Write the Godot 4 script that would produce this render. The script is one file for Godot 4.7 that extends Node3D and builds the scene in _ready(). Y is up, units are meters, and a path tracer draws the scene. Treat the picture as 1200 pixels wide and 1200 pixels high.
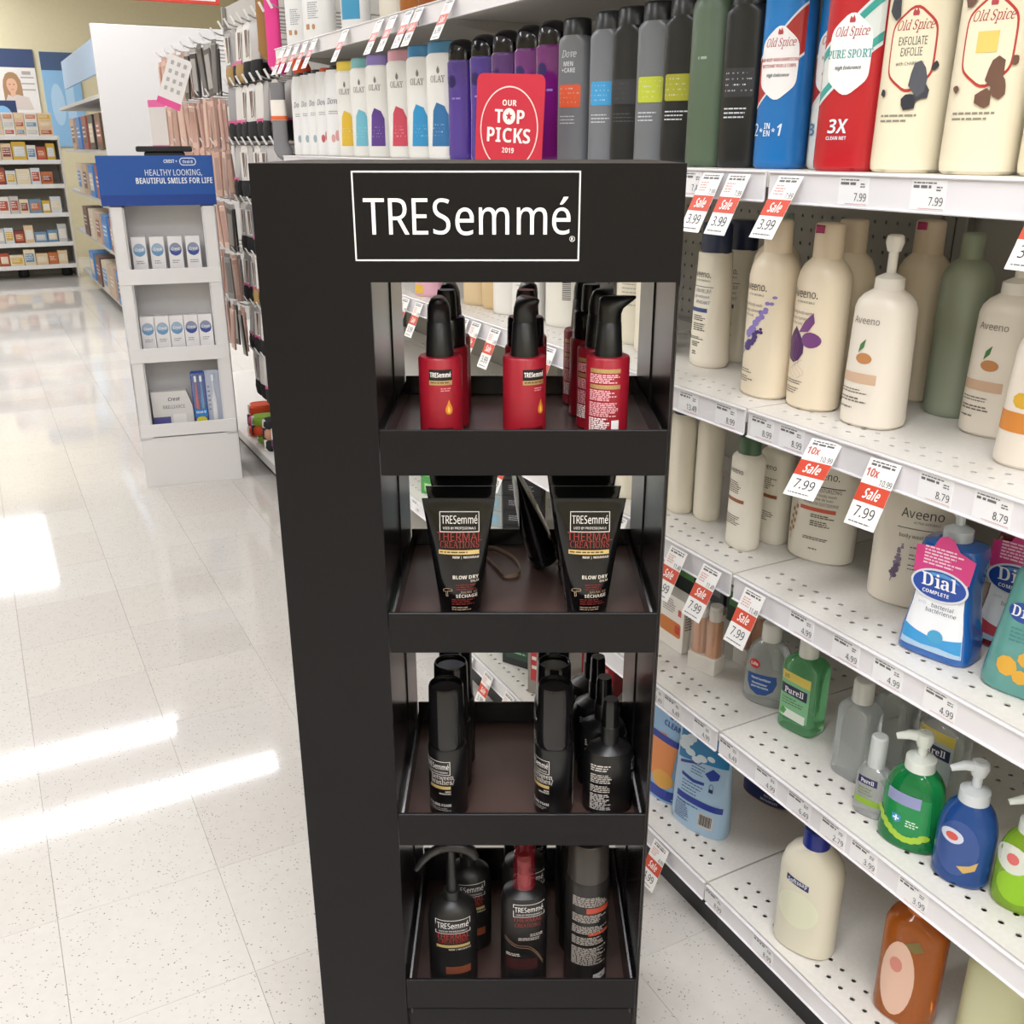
extends Node3D
# A drugstore aisle: x runs across the aisle (the long shelving run fronts on x = 1), -z runs down the aisle.

const YAW := -28.1          # the camera and the carton displays are turned this much from the aisle
const SHELF := [0.128, 0.4525, 0.751, 1.025, 1.367, 1.70]
var mats := {}
var taken := {}
var words := {}
var fonts := []
var rng := RandomNumberGenerator.new()

# ------------------------------------------------------------------ helpers: materials, nodes
func mat(c, rough = 0.5, metal = 0.0, extra = {}) -> StandardMaterial3D:
	var key := str(c, rough, metal, extra)
	if mats.has(key):
		return mats[key]
	var m := StandardMaterial3D.new()
	m.albedo_color = Color(c)
	m.roughness = rough
	m.metallic = metal
	if extra.has("coat"):
		m.clearcoat_enabled = true
		m.clearcoat = extra.coat
		m.clearcoat_roughness = 0.12
	if extra.has("glass"):
		m.refraction_enabled = true
		m.refraction_scale = 0.04
		m.albedo_color.a = extra.glass
	if extra.has("alpha"):
		m.transparency = BaseMaterial3D.TRANSPARENCY_ALPHA
		m.albedo_color.a = extra.alpha
	if extra.has("glow"):
		m.emission_enabled = true
		m.emission = Color(c)
		m.emission_energy_multiplier = extra.glow
	if extra.has("spec"):
		m.metallic_specular = extra.spec
	mats[key] = m
	return m

func noisy(c1, c2, rough, freq, scale, spec = 0.5) -> StandardMaterial3D:
	# two tones mixed by a fine grain, laid in world space
	var m := StandardMaterial3D.new()
	var img := Image.create(256, 256, false, Image.FORMAT_RGB8)
	var n := FastNoiseLite.new()
	n.seed = int(freq * 1000) + 7
	n.frequency = freq
	n.fractal_octaves = 3
	for y in 256:
		for x in 256:
			var t: float = clampf(n.get_noise_2d(x, y) * 1.4 + 0.5, 0, 1)
			img.set_pixel(x, y, Color(c1).lerp(Color(c2), t))
	m.albedo_texture = ImageTexture.create_from_image(img)
	m.uv1_triplanar = true
	m.uv1_world_triplanar = true
	m.uv1_scale = Vector3.ONE * scale
	m.roughness = rough
	m.metallic_specular = spec
	return m

func numbered(called: String) -> String:
	if taken.has(called):
		taken[called] += 1
		return "%s_%03d" % [called, taken[called]]
	taken[called] = 0
	return called

func tag(o: Node, label: String, category: String, group := "") -> void:
	o.set_meta("label", label)
	o.set_meta("category", category)
	if group != "":
		o.set_meta("group", group)
	elif o.has_meta("group"):
		o.remove_meta("group")

func thing(called: String, label: String, category: String, group := "", at := Vector3.ZERO, turn := 0.0) -> Node3D:
	var o := Node3D.new()
	o.name = numbered(called)
	add_child(o)
	o.position = at
	o.rotation_degrees.y = turn
	tag(o, label, category, group)
	return o

func copy(o: Node3D, label: String, at: Vector3, turn: float, group := "") -> Node3D:
	var c: Node3D = o.duplicate()
	c.name = numbered(str(o.name).rstrip("0123456789").trim_suffix("_"))
	add_child(c)
	c.position = at
	c.rotation_degrees = Vector3(0, turn, 0)
	tag(c, label, o.get_meta("category"), group if group != "" else (o.get_meta("group") if o.has_meta("group") else ""))
	return c

func part(parent: Node, called: String, shape, m: Material) -> MeshInstance3D:
	var o := MeshInstance3D.new()
	o.name = called
	if shape is SurfaceTool:
		shape.generate_normals()
		o.mesh = shape.commit()
	else:
		o.mesh = shape
	o.material_override = m
	o.cast_shadow = GeometryInstance3D.SHADOW_CASTING_SETTING_ON
	parent.add_child(o, true)
	return o

func structure(called: String, shape, m: Material) -> MeshInstance3D:
	var o := part(self, called, shape, m)
	o.set_meta("kind", "structure")
	return o

# ------------------------------------------------------------------ helpers: shapes
func geo() -> SurfaceTool:
	var st := SurfaceTool.new()
	st.begin(Mesh.PRIMITIVE_TRIANGLES)
	st.set_smooth_group(-1)
	return st

func tri(st: SurfaceTool, a: Vector3, b: Vector3, c: Vector3) -> void:
	st.add_vertex(a)
	st.add_vertex(b)
	st.add_vertex(c)

func quad(st: SurfaceTool, a: Vector3, b: Vector3, c: Vector3, d: Vector3) -> void:
	tri(st, a, b, c)
	tri(st, a, c, d)

func ring(y: float, hw: float, hd: float, n: float, seg: int, cx := 0.0, cz := 0.0) -> PackedVector3Array:
	var out := PackedVector3Array()
	for k in seg:
		var t := TAU * k / seg
		var cc := cos(t)
		var ss := sin(t)
		out.append(Vector3(cx + hw * signf(cc) * pow(absf(cc), 2.0 / n), y, cz + hd * signf(ss) * pow(absf(ss), 2.0 / n)))
	return out

# rings: [y, half width, half depth, squareness, shift x, shift z]; bends sharper than about 40 degrees stay crisp
func loft(rings: Array, seg := 24, st: SurfaceTool = null) -> SurfaceTool:
	if st == null:
		st = geo()
	var rs := []
	for r in rings:
		rs.append(ring(r[0], r[1], r[2], r[3] if r.size() > 3 else 2.0, seg, r[4] if r.size() > 4 else 0.0, r[5] if r.size() > 5 else 0.0))
	var grp := 1
	var prev := Vector2.ZERO
	for i in rs.size() - 1:
		var d := Vector2(rings[i + 1][1] - rings[i][1], rings[i + 1][0] - rings[i][0])
		if d.length() < 1e-7:
			d = Vector2(rings[i + 1][2] - rings[i][2], 0)
		if i > 0 and absf(prev.angle_to(d)) > 0.7:
			grp += 1
		prev = d
		st.set_smooth_group(grp)
		for k in seg:
			var k2 := (k + 1) % seg
			tri(st, rs[i][k], rs[i][k2], rs[i + 1][k2])
			tri(st, rs[i][k], rs[i + 1][k2], rs[i + 1][k])
	for e in [0, rs.size() - 1]:
		var mid := Vector3.ZERO
		for q in rs[e]:
			mid += q
		mid /= seg
		st.set_smooth_group(grp + 5 + e)
		for k in seg:
			var k2 := (k + 1) % seg
			if e == 0:
				tri(st, mid, rs[e][k2], rs[e][k])
			else:
				tri(st, mid, rs[e][k], rs[e][k2])
	st.set_smooth_group(-1)
	return st

func cbox(st: SurfaceTool, c: Vector3, s: Vector3, b := 0.0) -> SurfaceTool:
	var h := s / 2.0
	if b <= 0.0:
		var p := []
		for i in 8:
			p.append(c + Vector3(h.x * (1 if i & 1 else -1), h.y * (1 if i & 2 else -1), h.z * (1 if i & 4 else -1)))
		for f in [[4, 6, 7, 5], [1, 3, 2, 0], [5, 7, 3, 1], [0, 2, 6, 4], [6, 2, 3, 7], [0, 4, 5, 1]]:
			quad(st, p[f[0]], p[f[1]], p[f[2]], p[f[3]])
		return st
	var lv := [[-h.y, b], [-h.y + b, 0.0], [h.y - b, 0.0], [h.y, b]]
	var rs := []
	for l in lv:
		var x: float = h.x - l[1]
		var z: float = h.z - l[1]
		var r := []
		for q in [[x, z - b], [x - b, z], [-x + b, z], [-x, z - b], [-x, -z + b], [-x + b, -z], [x - b, -z], [x, -z + b]]:
			r.append(c + Vector3(q[0], l[0], q[1]))
		rs.append(r)
	for i in 3:
		for k in 8:
			var k2 := (k + 1) % 8
			quad(st, rs[i][k], rs[i][k2], rs[i + 1][k2], rs[i + 1][k])
	for k in range(1, 7):
		tri(st, rs[0][0], rs[0][k + 1], rs[0][k])
		tri(st, rs[3][0], rs[3][k], rs[3][k + 1])
	return st

func bx(c: Vector3, s: Vector3, b := 0.0) -> SurfaceTool:
	return cbox(geo(), c, s, b)

func tube(st: SurfaceTool, pts: Array, r, seg := 8) -> SurfaceTool:
	var rs := []
	var up := Vector3.UP
	for i in pts.size():
		var d: Vector3 = (pts[mini(i + 1, pts.size() - 1)] - pts[maxi(i - 1, 0)]).normalized()
		if absf(d.dot(up)) > 0.95:
			up = Vector3.RIGHT if absf(d.x) < 0.7 else Vector3.FORWARD
		var sx := up.cross(d).normalized()
		var sy := d.cross(sx)
		up = sy
		var rr: float = r[i] if r is Array else r
		var q := []
		for k in seg:
			q.append(pts[i] + (sx * cos(TAU * k / seg) + sy * sin(TAU * k / seg)) * rr)
		rs.append(q)
	st.set_smooth_group(3)
	for i in rs.size() - 1:
		for k in seg:
			var k2 := (k + 1) % seg
			quad(st, rs[i][k], rs[i + 1][k], rs[i + 1][k2], rs[i][k2])
	st.set_smooth_group(-1)
	for k in range(1, seg - 1):
		tri(st, rs[0][0], rs[0][k], rs[0][k + 1])
		tri(st, rs[-1][0], rs[-1][k + 1], rs[-1][k])
	return st

func wound(poly: PackedVector2Array) -> PackedVector2Array:
	if Geometry2D.is_polygon_clockwise(poly):
		poly = poly.duplicate()
		poly.reverse()
	return poly

func prism(st: SurfaceTool, poly: PackedVector2Array, z0: float, z1: float) -> SurfaceTool:
	poly = wound(poly)
	var ix := Geometry2D.triangulate_polygon(poly)
	for i in range(0, ix.size(), 3):
		var a := poly[ix[i]]
		var b := poly[ix[i + 1]]
		var c := poly[ix[i + 2]]
		if (b - a).cross(c - a) > 0:
			var t := b
			b = c
			c = t
		tri(st, Vector3(a.x, a.y, z1), Vector3(b.x, b.y, z1), Vector3(c.x, c.y, z1))
		tri(st, Vector3(a.x, a.y, z0), Vector3(c.x, c.y, z0), Vector3(b.x, b.y, z0))
	for i in poly.size():
		var a := poly[i]
		var b := poly[(i + 1) % poly.size()]
		quad(st, Vector3(a.x, a.y, z1), Vector3(b.x, b.y, z1), Vector3(b.x, b.y, z0), Vector3(a.x, a.y, z0))
	return st

# ------------------------------------------------------------------ helpers: print laid on the front (+z) of a lofted body
func skin(prof, x: float, y: float, off: float) -> Vector3:
	if prof == null:
		return Vector3(x, y, off)
	if prof is float:
		return Vector3(x, y, prof + off)
	var a = prof[0]
	var b = prof[0]
	for i in prof.size() - 1:
		if y >= prof[i][0]:
			a = prof[i]
			b = prof[i + 1]
	var t: float = clampf((y - a[0]) / maxf(b[0] - a[0], 1e-6), 0, 1)
	var hw: float = lerpf(a[1], b[1], t)
	var hd: float = lerpf(a[2], b[2], t)
	var n: float = lerpf(a[3] if a.size() > 3 else 2.0, b[3] if b.size() > 3 else 2.0, t)
	var cz: float = lerpf(a[5] if a.size() > 5 else 0.0, b[5] if b.size() > 5 else 0.0, t)
	if absf(hw - hd) < 0.12 * hw and n < 2.4:
		var an := x / hw
		return Vector3(sin(an) * (hw + off), y, cz + cos(an) * (hd + off))
	var q: float = clampf(absf(x) / hw, 0, 0.98)
	return Vector3(x, y, cz + hd * pow(1.0 - pow(q, n), 1.0 / n) + off)

func decal(st: SurfaceTool, poly: PackedVector2Array, prof, off := 0.0004, nx := 5, ny := 1) -> SurfaceTool:
	var lo := poly[0]
	var hi := poly[0]
	for p in poly:
		lo = lo.min(p)
		hi = hi.max(p)
	if prof == null or prof is float:
		nx = 1
		ny = 1
	for i in nx:
		for j in ny:
			var cells := [poly]
			if nx * ny > 1:
				var a := Vector2(lerpf(lo.x, hi.x, float(i) / nx), lerpf(lo.y, hi.y, float(j) / ny))
				var b := Vector2(lerpf(lo.x, hi.x, float(i + 1) / nx), lerpf(lo.y, hi.y, float(j + 1) / ny))
				cells = Geometry2D.intersect_polygons(poly, PackedVector2Array([a, Vector2(b.x, a.y), b, Vector2(a.x, b.y)]))
			for cell in cells:
				var ix := Geometry2D.triangulate_polygon(cell)
				for k in range(0, ix.size(), 3):
					var v := [cell[ix[k]], cell[ix[k + 1]], cell[ix[k + 2]]]
					if (v[1] - v[0]).cross(v[2] - v[0]) > 0:
						v.reverse()
					for q in v:
						st.add_vertex(skin(prof, q.x, q.y, off))
	return st

func rectp(x0: float, y0: float, x1: float, y1: float) -> PackedVector2Array:
	return PackedVector2Array([Vector2(x0, y0), Vector2(x1, y0), Vector2(x1, y1), Vector2(x0, y1)])

func ell(cx: float, cy: float, rx: float, ry: float, n := 20) -> PackedVector2Array:
	var p := PackedVector2Array()
	for k in n:
		p.append(Vector2(cx + rx * cos(TAU * k / n), cy + ry * sin(TAU * k / n)))
	return p

func rrect(x0: float, y0: float, x1: float, y1: float, r: float, n := 4) -> PackedVector2Array:
	var p := PackedVector2Array()
	for c in [[x1 - r, y1 - r, 0.0], [x0 + r, y1 - r, 0.25], [x0 + r, y0 + r, 0.5], [x1 - r, y0 + r, 0.75]]:
		for k in n + 1:
			var t: float = TAU * (c[2] + 0.25 * k / n)
			p.append(Vector2(c[0] + r * cos(t), c[1] + r * sin(t)))
	return p

func pol(a: Array, sx := 1.0, sy := 1.0, ox := 0.0, oy := 0.0) -> PackedVector2Array:
	var p := PackedVector2Array()
	for i in range(0, a.size(), 2):
		p.append(Vector2(a[i] * sx + ox, a[i + 1] * sy + oy))
	return p

func stroke(st: SurfaceTool, pts: PackedVector2Array, w: float, prof, off := 0.0005, closed := false) -> void:
	var n := pts.size()
	for i in (n if closed else n - 1):
		var a := pts[i]
		var b := pts[(i + 1) % n]
		var d := (b - a).normalized() * w * 0.5
		var s := Vector2(-d.y, d.x)
		decal(st, PackedVector2Array([a - d * 0.3 - s, b + d * 0.3 - s, b + d * 0.3 + s, a - d * 0.3 + s]), prof, off, 1 if (b - a).length() < 0.012 else 5)

func outline(st: SurfaceTool, x0: float, y0: float, x1: float, y1: float, w: float, prof, off := 0.0005) -> void:
	decal(st, rectp(x0, y0, x1, y0 + w), prof, off, 14)
	decal(st, rectp(x0, y1 - w, x1, y1), prof, off, 14)
	decal(st, rectp(x0, y0, x0 + w, y1), prof, off, 1)
	decal(st, rectp(x1 - w, y0, x1, y1), prof, off, 1)

func lab(parent: Node, called: String, polys: Array, prof, m: Material, off := 0.0004, nx := 5, ny := 1) -> MeshInstance3D:
	var o: MeshInstance3D
	for i in polys.size():
		var p: PackedVector2Array = polys[i]
		var lo := p[0]
		var hi := p[0]
		for q in p:
			lo = lo.min(q)
			hi = hi.max(q)
		var mx := maxi(nx, int((hi.x - lo.x) / 0.004) + 1)
		var my := maxi(ny, int((hi.y - lo.y) / 0.01) + 1)
		o = part(parent, called, decal(geo(), p, prof, off + 0.00012 * i, mini(mx, 16), mini(my, 9)), m)
	return o

func soft(poly: PackedVector2Array) -> PackedVector2Array:   # corners rounded off
	for n in 2:
		var q := PackedVector2Array()
		for i in poly.size():
			var a := poly[i]
			var b := poly[(i + 1) % poly.size()]
			q.append(a.lerp(b, 0.2))
			q.append(a.lerp(b, 0.8))
		poly = q
	return poly

func word_mesh(text: String, font: int) -> PackedVector3Array:
	var key := str(font, text)
	if not words.has(key):
		var t := TextMesh.new()
		t.font = fonts[font]
		t.text = text
		t.font_size = 32
		t.pixel_size = 1.0 / 32.0
		t.depth = 0.0
		t.curve_step = 6.0
		var a := t.get_mesh_arrays()
		var v: PackedVector3Array = a[Mesh.ARRAY_VERTEX]
		var out := PackedVector3Array()
		for i in a[Mesh.ARRAY_INDEX]:
			out.append(v[i])
		words[key] = out
	return words[key]

# rows: [text, x, baseline y, capital height, align -1/0/1, font, width factor, slant]; fonts: 0 sans, 1 sans bold, 2 serif, 3 serif bold
func write(st: SurfaceTool, rows: Array, prof, off := 0.0007) -> SurfaceTool:
	for r in rows:
		var v := word_mesh(r[0], r[5] if r.size() > 5 else 0)
		var k: float = r[3] / 0.73
		var xs: float = k * (r[6] if r.size() > 6 else 1.0)
		var sl: float = r[7] if r.size() > 7 else 0.0
		var lo := INF
		var hi := -INF
		for q in v:
			lo = minf(lo, q.x)
			hi = maxf(hi, q.x)
		var al: float = r[4] if r.size() > 4 else 0.0
		var shift: float = (lo + hi) / 2.0 if al == 0.0 else (lo if al < 0 else hi)
		for q in v:
			var y: float = (q.y + 0.35) * k
			st.add_vertex(skin(prof, r[1] + (q.x - shift) * xs + sl * y, r[2] + y, off))
	return st

func letters(parent: Node, rows: Array, prof, m: Material, off := 0.0007) -> MeshInstance3D:
	return part(parent, "lettering", write(geo(), rows, prof, off), m)

# rows of word-like dashes for print too small to read
func dashes(st: SurfaceTool, prof, x0: float, x1: float, y: float, n: int, pitch: float, h: float, off := 0.0005, ragged := 0.35) -> SurfaceTool:
	for i in n:
		var x := x0
		var end := x1 - (x1 - x0) * rng.randf() * ragged
		while x < end:
			var w := h * rng.randf_range(1.2, 4.5)
			decal(st, rectp(x, y - i * pitch - h, minf(x + w, end), y - i * pitch), prof, off, 1)
			x += w + h * 0.6
	return st

func fine_print(parent: Node, prof, m: Material, blocks: Array) -> MeshInstance3D:
	var st := geo()
	for b in blocks:
		dashes(st, prof, b[0], b[1], b[2], b[3], b[4], b[5])
	return part(parent, "fine_print", st, m)

func place(lat: float, h: float, s: float) -> Vector3:
	return Vector3(lat, h, -s)

func askew(x: float, y: float, f: float) -> Vector3:   # along and across the turned carton displays
	return Vector3(x, y, -f).rotated(Vector3.UP, deg_to_rad(YAW))

func _ready() -> void:
	rng.seed = 20190
	for f in [["Droid Sans", 400], ["Droid Sans", 700], ["Droid Serif", 400], ["Droid Serif", 700]]:
		var sf := SystemFont.new()
		sf.font_names = PackedStringArray([f[0]])
		sf.font_weight = f[1]
		fonts.append(sf)
	# --- camera
	var cam := Camera3D.new()
	cam.name = "camera"
	add_child(cam)
	cam.position = Vector3(0, 1.40, 0)
	cam.rotation_degrees = Vector3(-20.58, YAW, 0)
	cam.fov = 55.31
	cam.near = 0.05
	cam.far = 100.0
	cam.current = true
	# --- environment and exposure
	var we := WorldEnvironment.new()
	we.name = "world"
	var env := Environment.new()
	env.background_mode = Environment.BG_COLOR
	env.background_color = Color(0.02, 0.02, 0.02)
	env.tonemap_mode = Environment.TONE_MAPPER_LINEAR
	env.tonemap_exposure = 1.16
	env.sdfgi_enabled = true
	env.ssao_enabled = true
	env.ssil_enabled = true
	we.environment = env
	add_child(we)
	# --- fluorescent ceiling fixtures, one of them an added fill light
	var lamps := 0
	for c in [[0.35, -5.0, 2.4, 0.3], [0.35, -4.0, 2.4, 0.3], [-0.5, -1.0, 2.4, 0.3], [-0.5, 0.0, 2.4, 0.3], [0.35, 7.05, 2.4, 0.2], [0.6, 8.0, 2.4, 0.2], [-0.1, 13.0, 0.7, 2.4],
			[-3.6, -4.5, 2.4, 0.3], [-3.6, 1.5, 2.4, 0.3], [-1.9, 4.2, 2.4, 0.3], [-3.6, 7.5, 2.4, 0.3], [-3.6, 12.5, 2.4, 0.3], [3.9, 1.5, 2.4, 0.3], [3.9, 7.5, 2.4, 0.3]]:  # the one between the aisle and left rows is added to brighten the floor
		ceiling_light(c[0], c[1], c[2], c[3], lamps)
		lamps += 1
	build_room()
	carton_display()
	display_goods()
	shelving()
	shelf_goods()
	shelf_tags()
	goods_behind()
	hosiery()
	white_display()
	far_end()

const LIGHT_COLOR := "f7f8fe"
func ceiling_light(lat: float, s: float, w: float, d: float, nth: int) -> void:
	var where := "above the shelving aisle" if absf(lat) < 2 else ("over the open left floor" if lat < 0 else "beyond the shelving run")
	var t := thing("ceiling_light", ORD[nth] + " fluorescent ceiling fixture " + where, "ceiling light", "ceiling fixtures " + where, Vector3(lat, 3.5, -s))
	part(t, "housing", bx(Vector3(0, -0.03, 0), Vector3(w, 0.06, d), 0.006), mat("e8e8e6", 0.5))
	part(t, "lamp_diffuser", bx(Vector3(0, -0.064, 0), Vector3(w - 0.05, 0.008, d - 0.04), 0.002), mat(LIGHT_COLOR, 0.4, 0.0, {"glow": 5.0}))
	var l := AreaLight3D.new()
	l.name = "lamp"
	l.area_size = Vector2(w - 0.05, d - 0.04)
	l.area_normalize_energy = true
	l.light_color = Color(LIGHT_COLOR)
	l.light_energy = 4.6
	l.set("area_range", 40.0)
	l.shadow_enabled = true
	t.add_child(l)
	l.position = Vector3(0, -0.075, 0)
	l.rotation_degrees.x = -90

# ------------------------------------------------------------------ the room
func build_room() -> void:
	var wallm := noisy("d6cdae", "d4cbab", 0.85, 0.05, 1.0)
	structure("ceiling", bx(Vector3(-0.5, 3.6, -4.8), Vector3(11.4, 0.2, 20.0)), mat("efeeea", 0.9))
	structure("wall_back", bx(Vector3(-0.5, 1.75, -14.7), Vector3(11.4, 3.7, 0.2)), wallm)
	structure("wall_front", bx(Vector3(-0.5, 1.75, 5.1), Vector3(11.4, 3.7, 0.2)), wallm)
	structure("wall_left", bx(Vector3(-6.1, 1.75, -4.8), Vector3(0.2, 3.7, 20.0)), wallm)
	structure("wall_right", bx(Vector3(5.1, 1.75, -4.8), Vector3(0.2, 3.7, 20.0)), wallm)
	var fl := structure("floor", bx(Vector3(-0.5, -0.1, -4.8), Vector3(11.2, 0.194, 19.8)), mat("b3ada3", 0.6))
	# speckled vinyl tiles, 12 inches square
	var img := Image.create(1024, 1024, false, Image.FORMAT_RGB8)
	img.fill(Color("e0dad0"))
	var n := FastNoiseLite.new()
	n.seed = 3
	n.frequency = 0.02
	for y in 1024:
		for x in 1024:
			var q := n.get_noise_2d(x, y) * 0.012
			img.set_pixel(x, y, Color(0.868 + q, 0.852 + q, 0.826 + q))
	for i in 2300:
		var x := rng.randi_range(2, 1020)
		var y := rng.randi_range(2, 1020)
		var c: Color = [Color("77706a"), Color("99928a"), Color("bdb6ac"), Color("5d5752")][rng.randi() % 4]
		for k in rng.randi_range(2, 7):
			img.set_pixel(clampi(x, 0, 1023), clampi(y, 0, 1023), c)
			img.set_pixel(clampi(x + 1, 0, 1023), clampi(y, 0, 1023), c)
			x += rng.randi_range(-1, 1)
			y += rng.randi_range(-1, 1)
	var tex := ImageTexture.create_from_image(img)
	var tm := []
	for k in ["f2f2f2", "f0efee", "edecec"]:
		var m := StandardMaterial3D.new()
		m.albedo_texture = tex
		m.albedo_color = Color(k)
		m.uv1_triplanar = true
		m.uv1_world_triplanar = true
		m.uv1_scale = Vector3.ONE * 1.37
		m.roughness = 0.055
		tm.append(m)
	var tp := 0.3048
	var cells := []
	for i in range(-18, 16):
		for j in range(-16, 48):
			var p := Vector3(0.08 + i * tp, 0, -(0.05 + j * tp))
			if p.x < -5.9 or p.x > 4.9 or p.z > 4.85 or p.z < -14.5:
				continue
			cells.append(p)
	var cb := Basis.from_euler(Vector3(deg_to_rad(-20.58), deg_to_rad(YAW), 0))
	var shown := []
	var rest := []
	for p in cells:
		var v: Vector3 = cb.inverse() * (p - Vector3(0, 1.4, 0))
		var seen: bool = v.z < -0.3 and absf(v.x / v.z) < 0.62 and absf(v.y / v.z) < 0.62 and p.x < 1.2
		# the carton display and the shelving hide the floor behind them
		if seen and v.x / -v.z > -0.16 and v.x / -v.z < 0.1 and v.z < -1.9:
			seen = false
		if seen:
			shown.append([v.length(), p])
		else:
			rest.append(p)
	shown.sort_custom(func(a, b): return a[0] < b[0])
	var tile := tile_shape(geo(), Vector3.ZERO, tp)
	tile.generate_normals()
	var tmesh := tile.commit()
	for i in shown.size():
		if i < 300:
			var o := part(fl, "tile", tmesh, tm[rng.randi() % 3])
			o.position = shown[i][1]
		else:
			rest.append(shown[i][1])
	var st := geo()
	for p in rest:
		tile_shape(st, p, tp)
	part(fl, "far_tiles", st, tm[0]).set_meta("kind", "stuff")

func tile_shape(st: SurfaceTool, c: Vector3, tp: float) -> SurfaceTool:
	var a := tp / 2 - 0.00012
	var b := a - 0.00035
	var t := []
	var u := []
	for q in [[-1, -1], [1, -1], [1, 1], [-1, 1]]:
		t.append(c + Vector3(q[0] * b, 0, q[1] * b))
		u.append(c + Vector3(q[0] * a, -0.0012, q[1] * a))
	quad(st, t[0], t[1], t[2], t[3])
	for k in 4:
		quad(st, t[k], u[k], u[(k + 1) % 4], t[(k + 1) % 4])
	return st

# ------------------------------------------------------------------ the black carton display
const TRAYS := [[1.089, 1.033, 1.062], [0.852, 0.796, 0.826], [0.548, 0.496, 0.511], [0.255, 0.2, 0.186]]   # lip top, lip bottom, tray floor
func carton_display() -> void:
	var black := noisy("161415", "191717", 0.3, 0.3, 6.0, 0.3)
	var inner := noisy("1f1b1b", "231e1d", 0.24, 0.3, 6.0, 0.5)
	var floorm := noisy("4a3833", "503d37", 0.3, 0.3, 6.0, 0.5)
	var edge := mat("3a332e", 0.8)
	var t := thing("carton_display", "tall black cardboard display stand with white logo header and four product trays", "display stand", "", askew(-0.047, 0, 1.245), YAW)
	var fp := part(t, "front_panel", prism(geo(), pol([-0.233, 0, -0.109, 0, -0.109, 1.258, 0.229, 1.258, 0.233, 1.254, 0.233, 1.382, -0.233, 1.382]), 0.141, 0.145), black)
	var fr := geo()
	outline(fr, -0.1245, 1.281, 0.1205, 1.3745, 0.0017, 0.145, 0.0003)
	part(fp, "logo_frame", fr, mat("f2efec", 0.5))
	letters(fp, [["TRESemmé", -0.0015, 1.3088, 0.0365, 0, 0, 0.905]], 0.145, mat("f6f3f0", 0.5))
	var reg := geo()
	stroke(reg, ell(0.1125, 1.3045, 0.0028, 0.0028, 14), 0.0005, 0.145, 0.0004, true)
	write(reg, [["R", 0.1125, 1.3029, 0.0032, 0, 1]], 0.145)
	part(fp, "registered_mark", reg, mat("f6f3f0", 0.5))
	part(t, "top_panel", bx(Vector3(0, 1.3805, -0.002), Vector3(0.466, 0.003, 0.286)), noisy("35302d", "433c38", 0.6, 0.2, 8.0))
	for x in [-0.231, 0.231]:
		part(t, "side_panel", bx(Vector3(x, 0.69, 0.065), Vector3(0.004, 1.378, 0.15), 0.0008), inner)
		part(t, "side_panel", bx(Vector3(x - signf(x) * 0.002, 0.69, -0.08), Vector3(0.004, 1.378, 0.13), 0.0008), inner)
	part(t, "partition", bx(Vector3(-0.111, 0.69, 0.063), Vector3(0.004, 1.376, 0.155), 0.0008), inner)
	part(t, "partition", bx(Vector3(-0.109, 0.69, -0.08), Vector3(0.004, 1.376, 0.125), 0.0008), inner)
	part(t, "back_panel", bx(Vector3(-0.17, 0.69, -0.144), Vector3(0.12, 1.376, 0.003)), inner)
	part(t, "edge_strip", bx(Vector3(0.2325, 0.63, 0.1425), Vector3(0.0012, 1.25, 0.003)), edge)
	for k in 4:
		var lt: float = TRAYS[k][0]
		var lb: float = TRAYS[k][1]
		var fy: float = TRAYS[k][2]
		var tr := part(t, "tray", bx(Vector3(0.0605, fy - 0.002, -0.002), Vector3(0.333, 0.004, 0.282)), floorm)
		part(tr, "front_lip", bx(Vector3(0.0605, (lt + lb) / 2, 0.1435), Vector3(0.337, lt - lb, 0.005), 0.0009), black)
		part(tr, "back_lip", bx(Vector3(0.0605, (lt + fy) / 2, -0.141), Vector3(0.333, lt - fy, 0.004), 0.0008), inner)
		for x in [-0.102, 0.2225]:
			var pts := PackedVector2Array([Vector2(-0.141, fy), Vector2(0.139, fy)])
			for i in 47:
				pts.append(Vector2(0.139 - i * 0.006, lt - 0.001))
				pts.append(Vector2(0.139 - i * 0.006 - 0.003, lt - 0.0035))
			var sl := part(tr, "side_lip", prism(geo(), pts, -0.0015, 0.0015), inner)
			sl.rotation_degrees.y = 90
			sl.position.x = x
	part(t, "base_panel", bx(Vector3(0.0605, 0.096, 0.138), Vector3(0.333, 0.192, 0.004), 0.0008), black)
	# a rubber band left on the second tray
	var band := [[-0.034, 1.368], [-0.013, 1.353], [0.004, 1.324], [0.011, 1.29], [0.007, 1.268], [-0.01, 1.263], [-0.02, 1.284], [-0.033, 1.317], [-0.045, 1.345]]
	var cen := Vector3.ZERO
	for q in band:
		cen += askew(q[0], 0.827, q[1]) / band.size()
	var rb := thing("rubber_band", "tan rubber band lying on the tray beside the black tubes", "rubber band", "", Vector3(cen.x, 0.8265, cen.z))
	var st := geo()
	var loop := []
	for q in band:
		loop.append(askew(q[0], 0, q[1]) - Vector3(cen.x, 0, cen.z))
	var sm := []
	for i in loop.size():
		for k in 5:
			sm.append(loop[i].cubic_interpolate(loop[(i + 1) % loop.size()], loop[posmod(i - 1, loop.size())], loop[(i + 2) % loop.size()], k / 5.0))
	for i in sm.size():
		var a: Vector3 = sm[i]
		var b: Vector3 = sm[(i + 1) % sm.size()]
		var nn := Vector3.UP.cross(b - a).normalized() * 0.0007
		var hh := Vector3(0, 0.005, 0)
		quad(st, a - nn, a - nn + hh, b - nn + hh, b - nn)
		quad(st, b + nn, b + nn + hh, a + nn + hh, a + nn)
		quad(st, a - nn + hh, a + nn + hh, b + nn + hh, b - nn + hh)
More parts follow.
